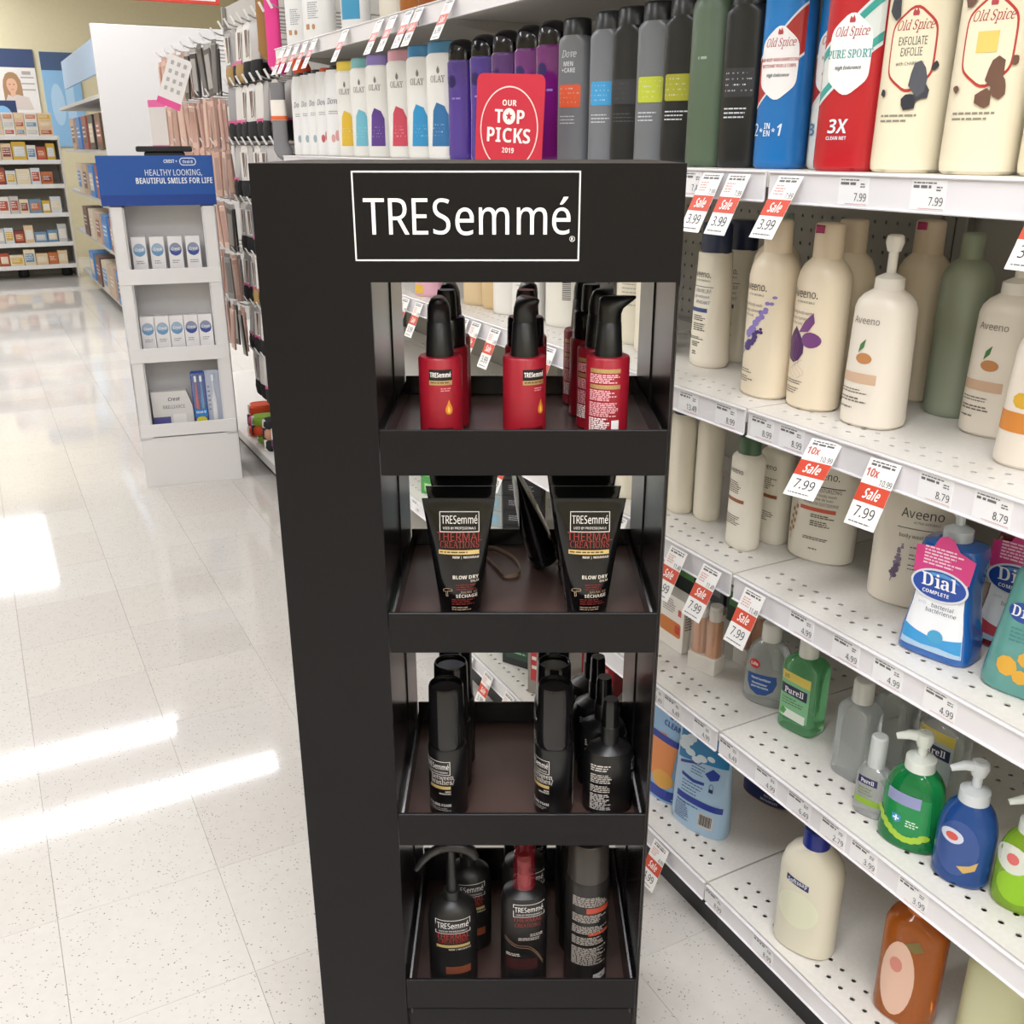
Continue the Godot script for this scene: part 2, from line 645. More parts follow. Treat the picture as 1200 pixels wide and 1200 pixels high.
	part(rb, "band", st, mat("8d7562", 0.7))

# ------------------------------------------------------------------ hair products in the black display
const RED := "941526"
const GOLD := "c9ad72"
func logo(parent: Node, prof, cx: float, cy: float, w: float, cap: float, sub := true) -> void:
	# white outlined brand plate with the maker's name
	var f := part(parent, "brand_plate", (func():
		var st := geo()
		outline(st, cx - w / 2, cy - cap * 1.1, cx + w / 2, cy + cap * 1.55, cap * 0.1, prof)
		return st).call(), mat("d9d4cf", 0.5))
	var k := w * 0.9 / (4.93 * cap / 0.73)
	write_into(f, [["TRESemmé", cx, cy, cap, 0, 0, k]] + ([["USED BY PROFESSIONALS", cx, cy - cap * 0.72, cap * 0.3, 0, 0, w * 0.88 / (10.6 * cap * 0.3 / 0.73 * 1.15)]] if sub else []), prof, mat("eae6e2", 0.5))

func write_into(parent: Node, rows: Array, prof, m: Material) -> void:
	letters(parent, rows, prof, m)

const SERUM_BODY := [[0.0, 0.0235, 0.0235], [0.002, 0.026, 0.026], [0.1, 0.026, 0.026], [0.1028, 0.0245, 0.0245], [0.103, 0.016, 0.016]]
func serum(label: String, at: Vector3, turn: float, wide: bool) -> Node3D:
	var t := thing("serum_bottle", label, "bottle", "red serum bottles", at, turn)
	part(t, "body", loft(SERUM_BODY, 28), mat(RED, 0.38))
	var blk := mat("161616", 0.36)
	if wide:
		part(t, "collar", loft([[0.102, 0.0225, 0.0225], [0.104, 0.0232, 0.0232], [0.136, 0.0225, 0.0225], [0.1385, 0.021, 0.021], [0.139, 0.0135, 0.0135]], 24), mat("141314", 0.2))
		part(t, "pump_head", loft([[0.139, 0.0128, 0.0128], [0.165, 0.0118, 0.0118], [0.171, 0.0105, 0.0105]], 20), blk)
	else:
		part(t, "collar", loft([[0.103, 0.0168, 0.0168], [0.142, 0.0143, 0.0143], [0.1432, 0.0133, 0.0133]], 24), blk)
		part(t, "pump_head", loft([[0.143, 0.0138, 0.0138], [0.152, 0.0136, 0.0136], [0.159, 0.0132, 0.0148, 2, 0, 0.0014], [0.165, 0.0116, 0.0185, 2.2, 0, 0.0055], [0.170, 0.0092, 0.0215, 2.3, 0, 0.0088], [0.1725, 0.006, 0.0195, 2.3, 0, 0.0105], [0.173, 0.003, 0.012, 2.3, 0, 0.008]], 24), blk)
	var p := part(t, "front_label", decal(geo(), rectp(-0.014, 0.0775, 0.014, 0.0905), SERUM_BODY, 0.0003, 8), mat("120d0d", 0.4))
	letters(p, [["TRESemmé", 0, 0.0815, 0.0058, 0, 1, 0.6]], SERUM_BODY, mat("f0ece6", 0.5))
	var g := part(t, "gold_band", decal(geo(), rectp(-0.014, 0.072, 0.014, 0.0775), SERUM_BODY, 0.0003, 8), mat("b99a66", 0.35, 0.5))
	fine_print(g, SERUM_BODY, mat("6a4c30", 0.5), [[-0.012, 0.012, 0.0758, 1, 0.003, 0.0016]])
	fine_print(t, SERUM_BODY, mat("d98088", 0.5), [[0.0, 0.014, 0.0685, 2, 0.0026, 0.0014]])
	var d := part(t, "oil_drop", decal(geo(), pol([0, 0.0145, 0.0018, 0.009, 0.0043, 0.004, 0.0045, 0.0, 0.003, -0.003, 0, -0.004, -0.003, -0.003, -0.0045, 0.0, -0.0043, 0.004, -0.0018, 0.009], 1, 1, 0.0095, 0.040), SERUM_BODY, 0.0004, 3), mat("d9882a", 0.3))
	lab(d, "drop_highlight_print", [pol([0, 0.007, 0.0018, 0.002, 0.0016, -0.001, 0, -0.002, -0.0014, 0.0, -0.001, 0.004], 1, 1, 0.009, 0.040)], SERUM_BODY, mat("f3c860", 0.3), 0.0006, 2)  # highlight drawn in yellow as part of the printed oil drop
	lab(t, "name_band", [rectp(-0.017, 0.011, 0.014, 0.020)], SERUM_BODY, mat("5c0d16", 0.4), 0.0003, 8)
	letters(t, [["KERATIN", -0.001, 0.0125, 0.0062, 0, 3, 0.75]], SERUM_BODY, mat("2a0709", 0.5))
	# back of the bottle: gold stripes and dense small print
	var bp := part(t, "back_print", (func():
		var st := geo()
		for y in [[0.091, 0.086], [0.072, 0.067]]:
			decal(st, rectp(-0.019, y[1], 0.02, y[0]), SERUM_BODY, 0.0003, 8)
		return st).call(), mat("b99a66", 0.4, 0.4))
	bp.rotation_degrees.y = 180
	fine_print(bp, SERUM_BODY, mat("e6a6ac", 0.5), [[-0.019, 0.02, 0.0845, 5, 0.0022, 0.0016], [-0.019, 0.02, 0.0655, 6, 0.0022, 0.0016], [-0.019, 0.02, 0.0505, 8, 0.0022, 0.0016]])
	fine_print(bp, SERUM_BODY, mat("f3e6e4", 0.5), [[-0.019, 0.009, 0.0315, 7, 0.0024, 0.0017]])
	var bc := part(bp, "barcode_patch", decal(geo(), rectp(0.010, 0.014, 0.0195, 0.029), SERUM_BODY, 0.0004, 3), mat("efeceb", 0.5))
	return t

const TUBE_BODY := [[0.012, 0.0268, 0.0207, 2.1], [0.05, 0.031, 0.0205, 2.1], [0.10, 0.0375, 0.0135, 2.2], [0.14, 0.043, 0.0052, 2.6], [0.149, 0.0444, 0.0018, 6], [0.16, 0.046, 0.0014, 6]]
func styling_tube(label: String, at: Vector3, turn: float) -> Node3D:
	var t := thing("styling_tube", label, "tube", "black styling tubes", at, turn)
	var m := mat("0f0e0f", 0.16)
	part(t, "body", loft(TUBE_BODY, 32), m)
	part(t, "cap", loft([[0, 0.0255, 0.0195, 2.1], [0.0015, 0.0262, 0.0202, 2.1], [0.0115, 0.0266, 0.0204, 2.1]], 32), mat("131213", 0.3))
	var pr := TUBE_BODY
	logo(t, pr, 0.001, 0.129, 0.05, 0.0098)
	var q := letters(t, [["THERMAL", 0.001, 0.1075, 0.0105, 0, 0, 0.92], ["CREATIONS", 0.001, 0.0985, 0.0085, 0, 2, 0.76]], pr, mat("8c2620", 0.45))
	q.name = "red_lettering"
	var g := part(t, "gold_band", decal(geo(), rectp(-0.0255, 0.0900, 0.0255, 0.0955), pr, 0.0004, 8), mat("d3b878", 0.4, 0.3))
	fine_print(g, pr, mat("5a4620", 0.5), [[-0.024, 0.024, 0.0938, 1, 0.003, 0.002]])
	letters(t, [["NEW | NOUVEAU", 0.025, 0.085, 0.003, 1, 1], ["BLOW DRY", 0.0245, 0.058, 0.0048, 1, 1], ["BALM", 0.0245, 0.0535, 0.003, 1, 0], ["SÉCHAGE", 0.0225, 0.0325, 0.0046, 1, 1]], pr, mat("d8cfc2", 0.5))
	letters(t, [["BAUME DE", 0.0225, 0.0385, 0.0032, 1, 0]], pr, mat("a58a70", 0.5)).name = "tan_lettering"
	fine_print(t, pr, mat("6b1d19", 0.5), [[-0.004, 0.022, 0.051, 3, 0.003, 0.0018], [-0.010, 0.021, 0.0305, 3, 0.003, 0.0018]])
	fine_print(t, pr, mat("9a8468", 0.5), [[-0.010, 0.017, 0.0195, 2, 0.003, 0.0016]])
	var dry := geo()
	stroke(dry, pol([-0.0205, 0.0425, -0.0175, 0.0443, -0.0095, 0.0445, -0.0092, 0.0417, -0.0155, 0.0407, -0.0148, 0.034, -0.0168, 0.0335, -0.0172, 0.040, -0.0205, 0.040]), 0.0006, pr, 0.0006, true)
	part(t, "hairdryer_print", dry, mat("b9a184", 0.5))
	return t

const FOAM_BODY := [[0, 0.025, 0.025], [0.003, 0.0272, 0.0272], [0.106, 0.0272, 0.0272], [0.111, 0.0258, 0.0258], [0.112, 0.0235, 0.0235]]
func foam(label: String, at: Vector3, turn: float) -> Node3D:
	var t := thing("foam_bottle", label, "bottle", "black styling foam bottles", at, turn)
	part(t, "body", loft(FOAM_BODY, 32), mat("121112", 0.3))
	part(t, "cap", loft([[0.112, 0.0250, 0.0250], [0.116, 0.0256, 0.0256], [0.122, 0.0250, 0.0250], [0.2, 0.0238, 0.0238], [0.2035, 0.0226, 0.0226], [0.2035, 0.0212, 0.0212], [0.199, 0.0205, 0.0205]], 32), mat("131213", 0.14))
	logo(t, FOAM_BODY, 0, 0.083, 0.040, 0.0082)
	letters(t, [["between", 0.008, 0.0665, 0.007, 0, 2, 0.85], ["washes/", 0.008, 0.0585, 0.0075, 0, 2, 0.9]], FOAM_BODY, mat("d8d2cc", 0.5))
	lab(t, "gold_band", [rectp(-0.012, 0.0505, 0.02, 0.0555)], FOAM_BODY, mat("d3b878", 0.4, 0.3), 0.0004, 6)
	letters(t, [["NEW", 0.02, 0.0455, 0.0025, 1, 1], ["NOUVEAU", 0.02, 0.042, 0.0025, 1, 1], ["STYLING FOAM", 0.02, 0.022, 0.0044, 1, 1, 0.8]], FOAM_BODY, mat("d8d2cc", 0.5))
	fine_print(t, FOAM_BODY, mat("a39c96", 0.5), [[-0.014, 0.02, 0.019, 2, 0.003, 0.0014]])
	var b := part(t, "back_patch", decal(geo(), rectp(0.0615, 0.012, 0.069, 0.034), FOAM_BODY, 0.0004, 3), mat("c9c6c2", 0.5))
	fine_print(t, FOAM_BODY, mat("9a9590", 0.5), [[0.06, 0.072, 0.095, 16, 0.0034, 0.0015]])
	return t

const SPRAY_BODY := [[0, 0.033, 0.026, 2.4], [0.003, 0.0355, 0.0285, 2.4], [0.082, 0.0355, 0.0285, 2.4], [0.096, 0.031, 0.025, 2.2], [0.104, 0.018, 0.016, 2], [0.106, 0.0125, 0.0125, 2]]
func spray(label: String, at: Vector3, turn: float) -> Node3D:
	var t := thing("spray_bottle", label, "bottle", "black spray bottles", at, turn)
	part(t, "body", loft(SPRAY_BODY, 32), mat("141313", 0.34))
	part(t, "collar", loft([[0.105, 0.0128, 0.0128], [0.131, 0.0126, 0.0126], [0.1325, 0.0115, 0.0115]], 20), mat("171617", 0.3))
	part(t, "spray_cap", loft([[0.1325, 0.0118, 0.0118], [0.168, 0.0108, 0.0108], [0.173, 0.0095, 0.0095]], 20), mat("111011", 0.2))
	fine_print(t, SPRAY_BODY, mat("b8b2ac", 0.5), [[-0.030, -0.002, 0.083, 3, 0.0036, 0.002], [-0.030, -0.002, 0.068, 5, 0.003, 0.0017], [-0.030, -0.002, 0.05, 4, 0.003, 0.0017], [-0.030, -0.002, 0.036, 10, 0.0027, 0.0019]])
	var st := geo()
	outline(st, 0.0275, 0.07, 0.034, 0.084, 0.0007, SPRAY_BODY)
	decal(st, rectp(0.029, 0.052, 0.031, 0.063), SPRAY_BODY)
	part(t, "side_plate", st, mat("c2bdb8", 0.5))
	return t

func display_goods() -> void:
	var fl := 1.0625
	# top tray: red serums, three lanes deep
	serum("red serum bottle with black pump, front of the left lane on top tray", askew(-0.086, fl, 1.158), YAW + 4, false)
	serum("red serum bottle with wide black cap, second in the left lane on top tray", askew(-0.081, fl, 1.222), YAW, true)
	serum("red serum bottle with black pump, rear of the left lane on top tray", askew(-0.081, fl, 1.29), YAW, false)
	serum("red serum bottle turned to show only part of its label, front centre of top tray", askew(0.015, fl, 1.158), YAW + 26, false)
	serum("red serum bottle with wide black cap, second in the centre lane on top tray", askew(0.017, fl, 1.222), YAW, true)
	serum("red serum bottle with black pump, rear of the centre lane on top tray", askew(0.02, fl, 1.29), YAW + 10, false)
	var r := serum("red serum bottle showing its printed back, spout to the right, front right of top tray", askew(0.115, fl, 1.158), YAW + 166, false)
	r.get_node("pump_head").rotation_degrees.y = -76
	serum("red serum bottle with black pump, second in the right lane on top tray", askew(0.108, fl, 1.215), YAW + 150, false)
	serum("red serum bottle with wide black cap, third in the right lane on top tray", askew(0.102, fl, 1.275), YAW, true)
	serum("red serum bottle with black pump, rear of the right lane on top tray", askew(0.097, fl, 1.338), YAW + 150, false)
	# second tray: black tubes standing on their caps
	fl = 0.8265
	for k in 4:
		styling_tube("black styling tube with red lettering, left lane of second tray, " + ["front", "second", "third", "fourth"][k] + " from the lip", askew(-0.067 + 0.001 * k, fl, 1.15 + 0.047 * k), YAW)
		styling_tube("black styling tube with red lettering, right lane of second tray, " + ["front", "second", "third", "fourth"][k] + " from the lip", askew(0.097 - 0.0015 * k, fl, 1.15 + 0.047 * k), YAW)
	var lean := styling_tube("black styling tube leaning edge-on against the right lane of tubes", askew(0.046, fl + 0.009, 1.305), YAW + 96)
	lean.rotation_degrees = Vector3(-17, YAW + 96, 0)
	# third tray: foam bottles and sprays
	fl = 0.5115
	for k in 3:
		foam("black foam bottle in left lane of third tray, " + ["front", "second", "rear"][k] + " one", askew(-0.09 + 0.003 * k, fl, 1.162 + 0.06 * k), YAW - 32)
		foam("black foam bottle in right lane of third tray, " + ["front", "second", "rear"][k] + " one", askew(0.059 + 0.001 * k, fl, 1.162 + 0.06 * k), YAW - 58)
	for k in 4:
		spray("black spray bottle at the right of third tray, " + ["front", "second", "third", "rear"][k] + " one", askew(0.137 - 0.004 * k, fl, 1.172 + 0.06 * k), YAW + 8)
	# bottom tray
	fl = 0.1865
	var lb := [[0, 0.033, 0.025, 2.3], [0.004, 0.0365, 0.028, 2.3], [0.12, 0.0375, 0.029, 2.2], [0.142, 0.034, 0.027, 2.1], [0.153, 0.022, 0.019], [0.157, 0.0125, 0.0125]]
	for k in 2:
		var t := thing("trigger_bottle", "matte black trigger spray bottle with gold band, " + ["front", "rear"][k] + " one at the left of bottom tray", "bottle", "black trigger spray bottles", askew(-0.09 + 0.02 * k, fl, 1.172 + 0.075 * k), YAW + 4)
		part(t, "body", loft(lb, 32), mat("1a1919", 0.4))
		part(t, "collar", loft([[0.156, 0.0125, 0.0125], [0.172, 0.0122, 0.0122]], 20), mat("232222", 0.35))
		part(t, "nozzle_tube", loft([[0.172, 0.0088, 0.0088], [0.19, 0.0082, 0.0082], [0.2, 0.0075, 0.0075], [0.244, 0.007, 0.007]], 18), mat("1f1e1e", 0.35))
		part(t, "spray_head", tube(geo(), [Vector3(0.036, 0.226, 0), Vector3(0.03, 0.238, 0), Vector3(0.016, 0.247, 0), Vector3(0, 0.25, 0), Vector3(-0.018, 0.246, 0)], [0.006, 0.0085, 0.0095, 0.0095, 0.0075], 12), mat("2a2828", 0.3))
		part(t, "trigger_lever", tube(geo(), [Vector3(-0.016, 0.246, 0), Vector3(-0.03, 0.240, 0.002), Vector3(-0.042, 0.228, 0.004), Vector3(-0.052, 0.212, 0.004)], [0.0075, 0.0068, 0.0055, 0.0035], 10), mat("3a3838", 0.3))
		logo(t, lb, 0, 0.122, 0.052, 0.009)
		letters(t, [["THERMAL", 0, 0.1025, 0.0095, 0, 0, 0.9], ["CREATIONS", 0, 0.094, 0.0075, 0, 2, 0.78]], lb, mat("a8352c", 0.45)).name = "red_lettering"
		lab(t, "gold_band", [rectp(-0.025, 0.0855, 0.025, 0.0905)], lb, mat("d3b878", 0.4, 0.3), 0.0004, 8)
		letters(t, [["NEW | NOUVEAU", 0.026, 0.0805, 0.003, 1, 1]], lb, mat("d8cfc2", 0.5))
		lab(t, "copper_band", [rectp(-0.012, 0.034, 0.026, 0.048)], lb, mat("8d4a30", 0.45), 0.0004, 8)
	var rb := [[0, 0.032, 0.022, 2.4], [0.004, 0.0355, 0.0255, 2.4], [0.155, 0.0352, 0.0255, 2.3], [0.17, 0.031, 0.024, 2.2], [0.179, 0.016, 0.015], [0.181, 0.0105, 0.0105]]
	for k in 3:
		var t := thing("heat_spray_bottle", "black spray bottle with red nozzle, " + ["front", "second", "rear"][k] + " one in the middle of bottom tray", "bottle", "red nozzle spray bottles", askew(0.018 + 0.002 * k, fl, 1.172 + 0.065 * k), YAW + 3)
		part(t, "body", loft(rb, 32), mat("171515", 0.38))
		part(t, "collar", loft([[0.18, 0.0098, 0.0098], [0.202, 0.0095, 0.0095]], 18), mat("8c1420", 0.3))
		part(t, "spray_head", loft([[0.202, 0.0085, 0.0085], [0.214, 0.008, 0.008], [0.218, 0.011, 0.012], [0.228, 0.0105, 0.0115]], 18), mat("7c0f1b", 0.25))
		part(t, "overcap", loft([[0.181, 0.017, 0.017], [0.236, 0.0155, 0.0155], [0.24, 0.013, 0.013]], 24), mat("a0182a", 0.08, 0.0, {"alpha": 0.3}))
		logo(t, rb, 0.006, 0.1495, 0.047, 0.0085)
		letters(t, [["THERMAL", 0.004, 0.1315, 0.0075, 0, 0, 1.0], ["CREATIONS", 0.004, 0.1215, 0.0065, 0, 0, 0.85]], rb, mat("8d3226", 0.45)).name = "red_lettering"
		fine_print(t, rb, mat("b8aea8", 0.5), [[0.008, 0.028, 0.108, 2, 0.003, 0.0015], [-0.01, 0.028, 0.101, 2, 0.003, 0.0015], [-0.028, -0.004, 0.0705, 2, 0.003, 0.0018]])
		lab(t, "dark_red_panel", [rectp(-0.029, 0.04, 0.02, 0.061)], rb, mat("3a1414", 0.4), 0.0004, 8)
		var st := geo()
		for c in [[0.0], [0.004]]:
			var pts := PackedVector2Array()
			for i in 13:
				var u := i / 12.0
				pts.append(Vector2(-0.03 + 0.058 * u, 0.1 - 0.052 * u * u - 0.008 * sin(u * 6.0) - c[0]))
			stroke(st, pts, 0.0013, rb, 0.0006)
		part(t, "strand_print", st, mat("7a6250", 0.4))
	var ab := [[0, 0.031, 0.031], [0.003, 0.033, 0.033], [0.19, 0.033, 0.033], [0.2, 0.0318, 0.0318], [0.203, 0.03, 0.03]]
	for k in 3:
		var t := thing("hairspray_can", "dark hairspray can with grey cap, " + ["front", "second", "rear"][k] + " one at the right of bottom tray", "spray can", "hairspray cans", askew(0.113 - 0.004 * k, fl, 1.172 + 0.07 * k), YAW + 8)
		part(t, "body", loft(ab, 32), mat("2b2928", 0.3, 0.3))
		part(t, "cap", loft([[0.203, 0.0308, 0.0308], [0.262, 0.0296, 0.0296], [0.266, 0.027, 0.027]], 32), mat("3a3532", 0.28))
		fine_print(t, ab, mat("9b948e", 0.5), [[-0.03, 0.029, 0.182, 6, 0.003, 0.0019], [-0.03, 0.029, 0.150, 5, 0.003, 0.0019], [-0.03, 0.029, 0.129, 5, 0.003, 0.0019], [-0.03, 0.029, 0.108, 5, 0.003, 0.0019], [-0.03, 0.029, 0.088, 12, 0.0028, 0.002]])
		lab(t, "orange_band", [rectp(-0.008, 0.153, 0.031, 0.163), rectp(-0.004, 0.1115, 0.031, 0.117)], ab, mat("a8422e", 0.45), 0.0004, 6)
		var bc := lab(t, "barcode_patch", [rectp(0.005, 0.024, 0.03, 0.036)], ab, mat("c8c4c0", 0.5), 0.0004, 4)
		fine_print(bc, ab, mat("3a3836", 0.5), [[0.008, 0.027, 0.031, 1, 0.003, 0.0025]])

# ------------------------------------------------------------------ the shelving run
const BAY := 1.219
func hole_cell(st: SurfaceTool, x: float, z: float, px: float, pz: float, r: float, y: float, deep: float) -> void:
	var o := []
	var l := []
	for k in 8:
		var a := TAU * (k + 0.5) / 8
		o.append(Vector3(x + r * cos(a), y, z + r * sin(a)))
		l.append(o[k] - Vector3(0, deep, 0))
	var c := [Vector3(x + px / 2, y, z + pz / 2), Vector3(x - px / 2, y, z + pz / 2), Vector3(x - px / 2, y, z - pz / 2), Vector3(x + px / 2, y, z - pz / 2)]
	for k in 4:
		tri(st, c[k], o[2 * k + 1], o[2 * k])
		tri(st, c[k], c[(k + 1) % 4], o[2 * k + 1])
		tri(st, c[(k + 1) % 4], o[(2 * k + 2) % 8], o[2 * k + 1])
	for k in 8:
		quad(st, o[k], l[k], l[(k + 1) % 8], o[(k + 1) % 8])

# sheet of steel, x 0..depth, z across, with rows of punched holes; hollow underneath
func shelf_shape(depth: float, rows: Array, w: float, thick: float) -> SurfaceTool:
	var st := geo()
	var p := 0.0254
	var n := int(w / p) - 1
	var m := (w - n * p) / 2
	var x := 0.0
	for r in rows + [depth + p / 2]:
		var x1: float = r - p / 2
		quad(st, Vector3(x, 0, -w / 2), Vector3(x1, 0, -w / 2), Vector3(x1, 0, w / 2), Vector3(x, 0, w / 2))
		if r < depth:
			for sgn in [-1, 1]:
				var za: float = -w / 2 if sgn < 0 else w / 2 - m
				quad(st, Vector3(x1, 0, za), Vector3(x1 + p, 0, za), Vector3(x1 + p, 0, za + m), Vector3(x1, 0, za + m))
			for k in n:
				hole_cell(st, r, -w / 2 + m + (k + 0.5) * p, p, p, 0.0042, 0.0, 0.002)
		x = x1 + p
	var a := Vector3(0, -thick, -w / 2)
	quad(st, Vector3(0, 0, w / 2), Vector3(0, -thick, w / 2), a, Vector3(0, 0, -w / 2))
	quad(st, Vector3(depth, 0, -w / 2), Vector3(depth, -thick, -w / 2), Vector3(depth, -thick, w / 2), Vector3(depth, 0, w / 2))
	for z in [-w / 2, w / 2]:
		quad(st, Vector3(0, 0, z), Vector3(depth, 0, z), Vector3(depth, -thick, z), Vector3(0, -thick, z))
	quad(st, a, Vector3(0, -thick, w / 2), Vector3(depth, -thick, w / 2), Vector3(depth, -thick, -w / 2))
	return st

func shelving() -> void:
	var white := noisy("dedad2", "e2ded7", 0.42, 0.12, 3.0)
	var strip := mat("e6e3e6", 0.3)
	var panel := mat("a8a59f", 0.55)
	var sh := shelf_shape(0.40, [0.035, 0.065, 0.30, 0.33], BAY - 0.004, 0.022)
	sh.generate_normals()
	var smesh := sh.commit()
	var ch := geo()      # extruded plastic channel: a flat window between two rolled rims
	var w := BAY - 0.008
	cbox(ch, Vector3(-0.003, -0.0215, 0), Vector3(0.003, 0.040, w), 0.0006)
	cbox(ch, Vector3(-0.005, -0.002, 0), Vector3(0.006, 0.0035, w), 0.001)
	cbox(ch, Vector3(-0.005, -0.0415, 0), Vector3(0.005, 0.003, w), 0.001)
	ch.generate_normals()
	var cmesh := ch.commit()
	var labels := ["white steel shelving bay nearest the viewer, stocked with hand soaps", "white steel shelving bay behind the black display, stocked with body wash", "white steel shelving bay of white wash bottles next to the hosiery"]
	for b in 3:
		var s0 := -0.113 + BAY * b
		var t := thing("shelving_bay", labels[b], "shelving", "steel shelving bays", place(1.0, 0, s0 + BAY / 2))
		part(t, "kick_plate", bx(Vector3(0.2, 0.042, 0), Vector3(0.34, 0.084, BAY - 0.001)), mat("17171a", 0.45))
		if b == 1:
			var pg := geo()
			for i in 46:
				for j in 13:
					hole_cell(pg, 1.045 + j * 0.0254, -BAY / 2 + 0.025 + i * 0.0254, 0.0254, 0.0254, 0.0032, 0.0, 0.003)
			var po := part(t, "pegboard", pg, panel)
			po.rotation_degrees.z = 90
			po.position = Vector3(0.414, 0, 0)
		part(t, "back_panel", bx(Vector3(0.425, 1.07, 0), Vector3(0.012, 2.06, BAY - 0.001)), panel)
		for z in [-BAY / 2 + 0.012, BAY / 2 - 0.012]:
			part(t, "upright", bx(Vector3(0.408, 1.07, z), Vector3(0.02, 2.06, 0.022), 0.002), mat("8d8b88", 0.5, 0.3))
		for k in 6:
			var o := part(t, "shelf", smesh, white)
			o.position.y = SHELF[k]
			part(o, "price_channel", cmesh, strip)
			for z in [-BAY / 2 + 0.006, BAY / 2 - 0.006]:
				if k > 0:
					part(o, "bracket", prism(geo(), pol([0.03, -0.022, 0.395, -0.022, 0.395, -0.075]), z - 0.0015, z + 0.0015), white)

# ------------------------------------------------------------------ generic shelf bottle
# o: hw, hd, h (body height), sh (shoulder height), nr (neck radius), ch, cr (cap height, radius), n squareness
func flask(called: String, label: String, group: String, o: Dictionary, bm: Material, cm: Material, at: Vector3, turn := 0.0) -> Array:
	var n: float = o.get("n", 2.3)
	var h: float = o.h
	var sh: float = o.get("sh", 0.03)
	var nr: float = o.get("nr", 0.018)
	var t := thing(called, label, o.get("cat", "bottle"), group, at, -90.0 + turn)
	var tw: float = o.get("taper", 1.0)
	var waist: float = o.get("waist", 1.0)
	var prof := [[0.0, o.hw * 0.88, o.hd * 0.88, n], [0.004, o.hw * 0.98, o.hd * 0.98, n], [0.012, o.hw, o.hd, n], [(h - sh) * 0.5, o.hw * lerpf(1, tw, 0.5) * waist, o.hd * waist, n], [h - sh, o.hw * tw, o.hd * tw, n],
		[h - sh * 0.62, lerpf(o.hw * tw, nr, 0.16), lerpf(o.hd * tw, nr, 0.12), n], [h - sh * 0.3, lerpf(o.hw * tw, nr, 0.46), lerpf(o.hd * tw, nr, 0.4), lerpf(n, 2.0, 0.5)], [h - sh * 0.08, lerpf(o.hw * tw, nr, 0.86), lerpf(o.hd * tw, nr, 0.86), 2.0], [h, nr, nr, 2.0]]
	part(t, "body", loft(prof, 28), bm)
	if o.has("ch"):
		var cr: float = o.cr
		var cd: float = o.get("cd", cr)
		var cn: float = o.get("cn", 2.0)
		part(t, "cap", loft([[h - 0.001, cr, cd, cn], [h + o.ch - 0.004, cr * o.get("ct", 0.97), cd * o.get("ct", 0.97), cn], [h + o.ch - 0.001, cr * 0.9, cd * 0.9, cn], [h + o.ch, cr * 0.8, cd * 0.8, cn]], 24), cm)
	return [t, prof]

func pump(t: Node3D, y: float, r: float, m: Material, spout: float, tall := 0.05) -> void:
	part(t, "pump_collar", loft([[y - 0.001, r, r], [y + 0.015, r * 0.98, r * 0.98], [y + 0.018, r * 0.7, r * 0.7], [y + 0.021, r * 0.4, r * 0.4]], 20), m)
	part(t, "pump_stem", loft([[y + 0.02, r * 0.32, r * 0.32], [y + tall, r * 0.32, r * 0.32]], 12), m)
	var a := deg_to_rad(spout)
	var d := Vector3(sin(a), 0, cos(a))
	part(t, "pump_head", loft([[y + tall - 0.012, r * 0.45, r * 0.45], [y + tall, r * 0.62, r * 0.62], [y + tall + 0.008, r * 0.55, r * 0.55], [y + tall + 0.01, r * 0.4, r * 0.4]], 18), m)
	part(t, "pump_spout", tube(geo(), [Vector3(0, y + tall + 0.002, 0), d * 0.02 + Vector3(0, y + tall + 0.001, 0), d * 0.036 + Vector3(0, y + tall - 0.005, 0)], [r * 0.42, r * 0.33, r * 0.22], 10), m)

func sprig(parent: Node, prof, x: float, y: float, dx: float, dy: float, light: String, dark: String) -> void:
	# two lavender stems with clustered florets
	for k in 2:
		var st := geo()
		var a := Vector2(x, y)
		var b := Vector2(x + dx * (1.0 if k == 0 else 0.8), y + dy * (1.0 if k == 0 else 0.52))
		stroke(st, PackedVector2Array([a, a.lerp(b, 0.35), a.lerp(b, 0.7)]), 0.0012, prof)
		for i in 14:
			var c := a.lerp(b, 0.4 + 0.046 * i)
			var rr := 0.085 * absf(dy) * (1.0 - 0.05 * i)
			decal(st, ell(c.x + rng.randf_range(-1, 1) * 0.003, c.y + rng.randf_range(-1, 1) * 0.003, rr, rr * 0.8, 7), prof, 0.0005 + 0.00002 * i, 2)
		part(parent, "sprig_print", st, mat(light if k == 0 else dark, 0.5))

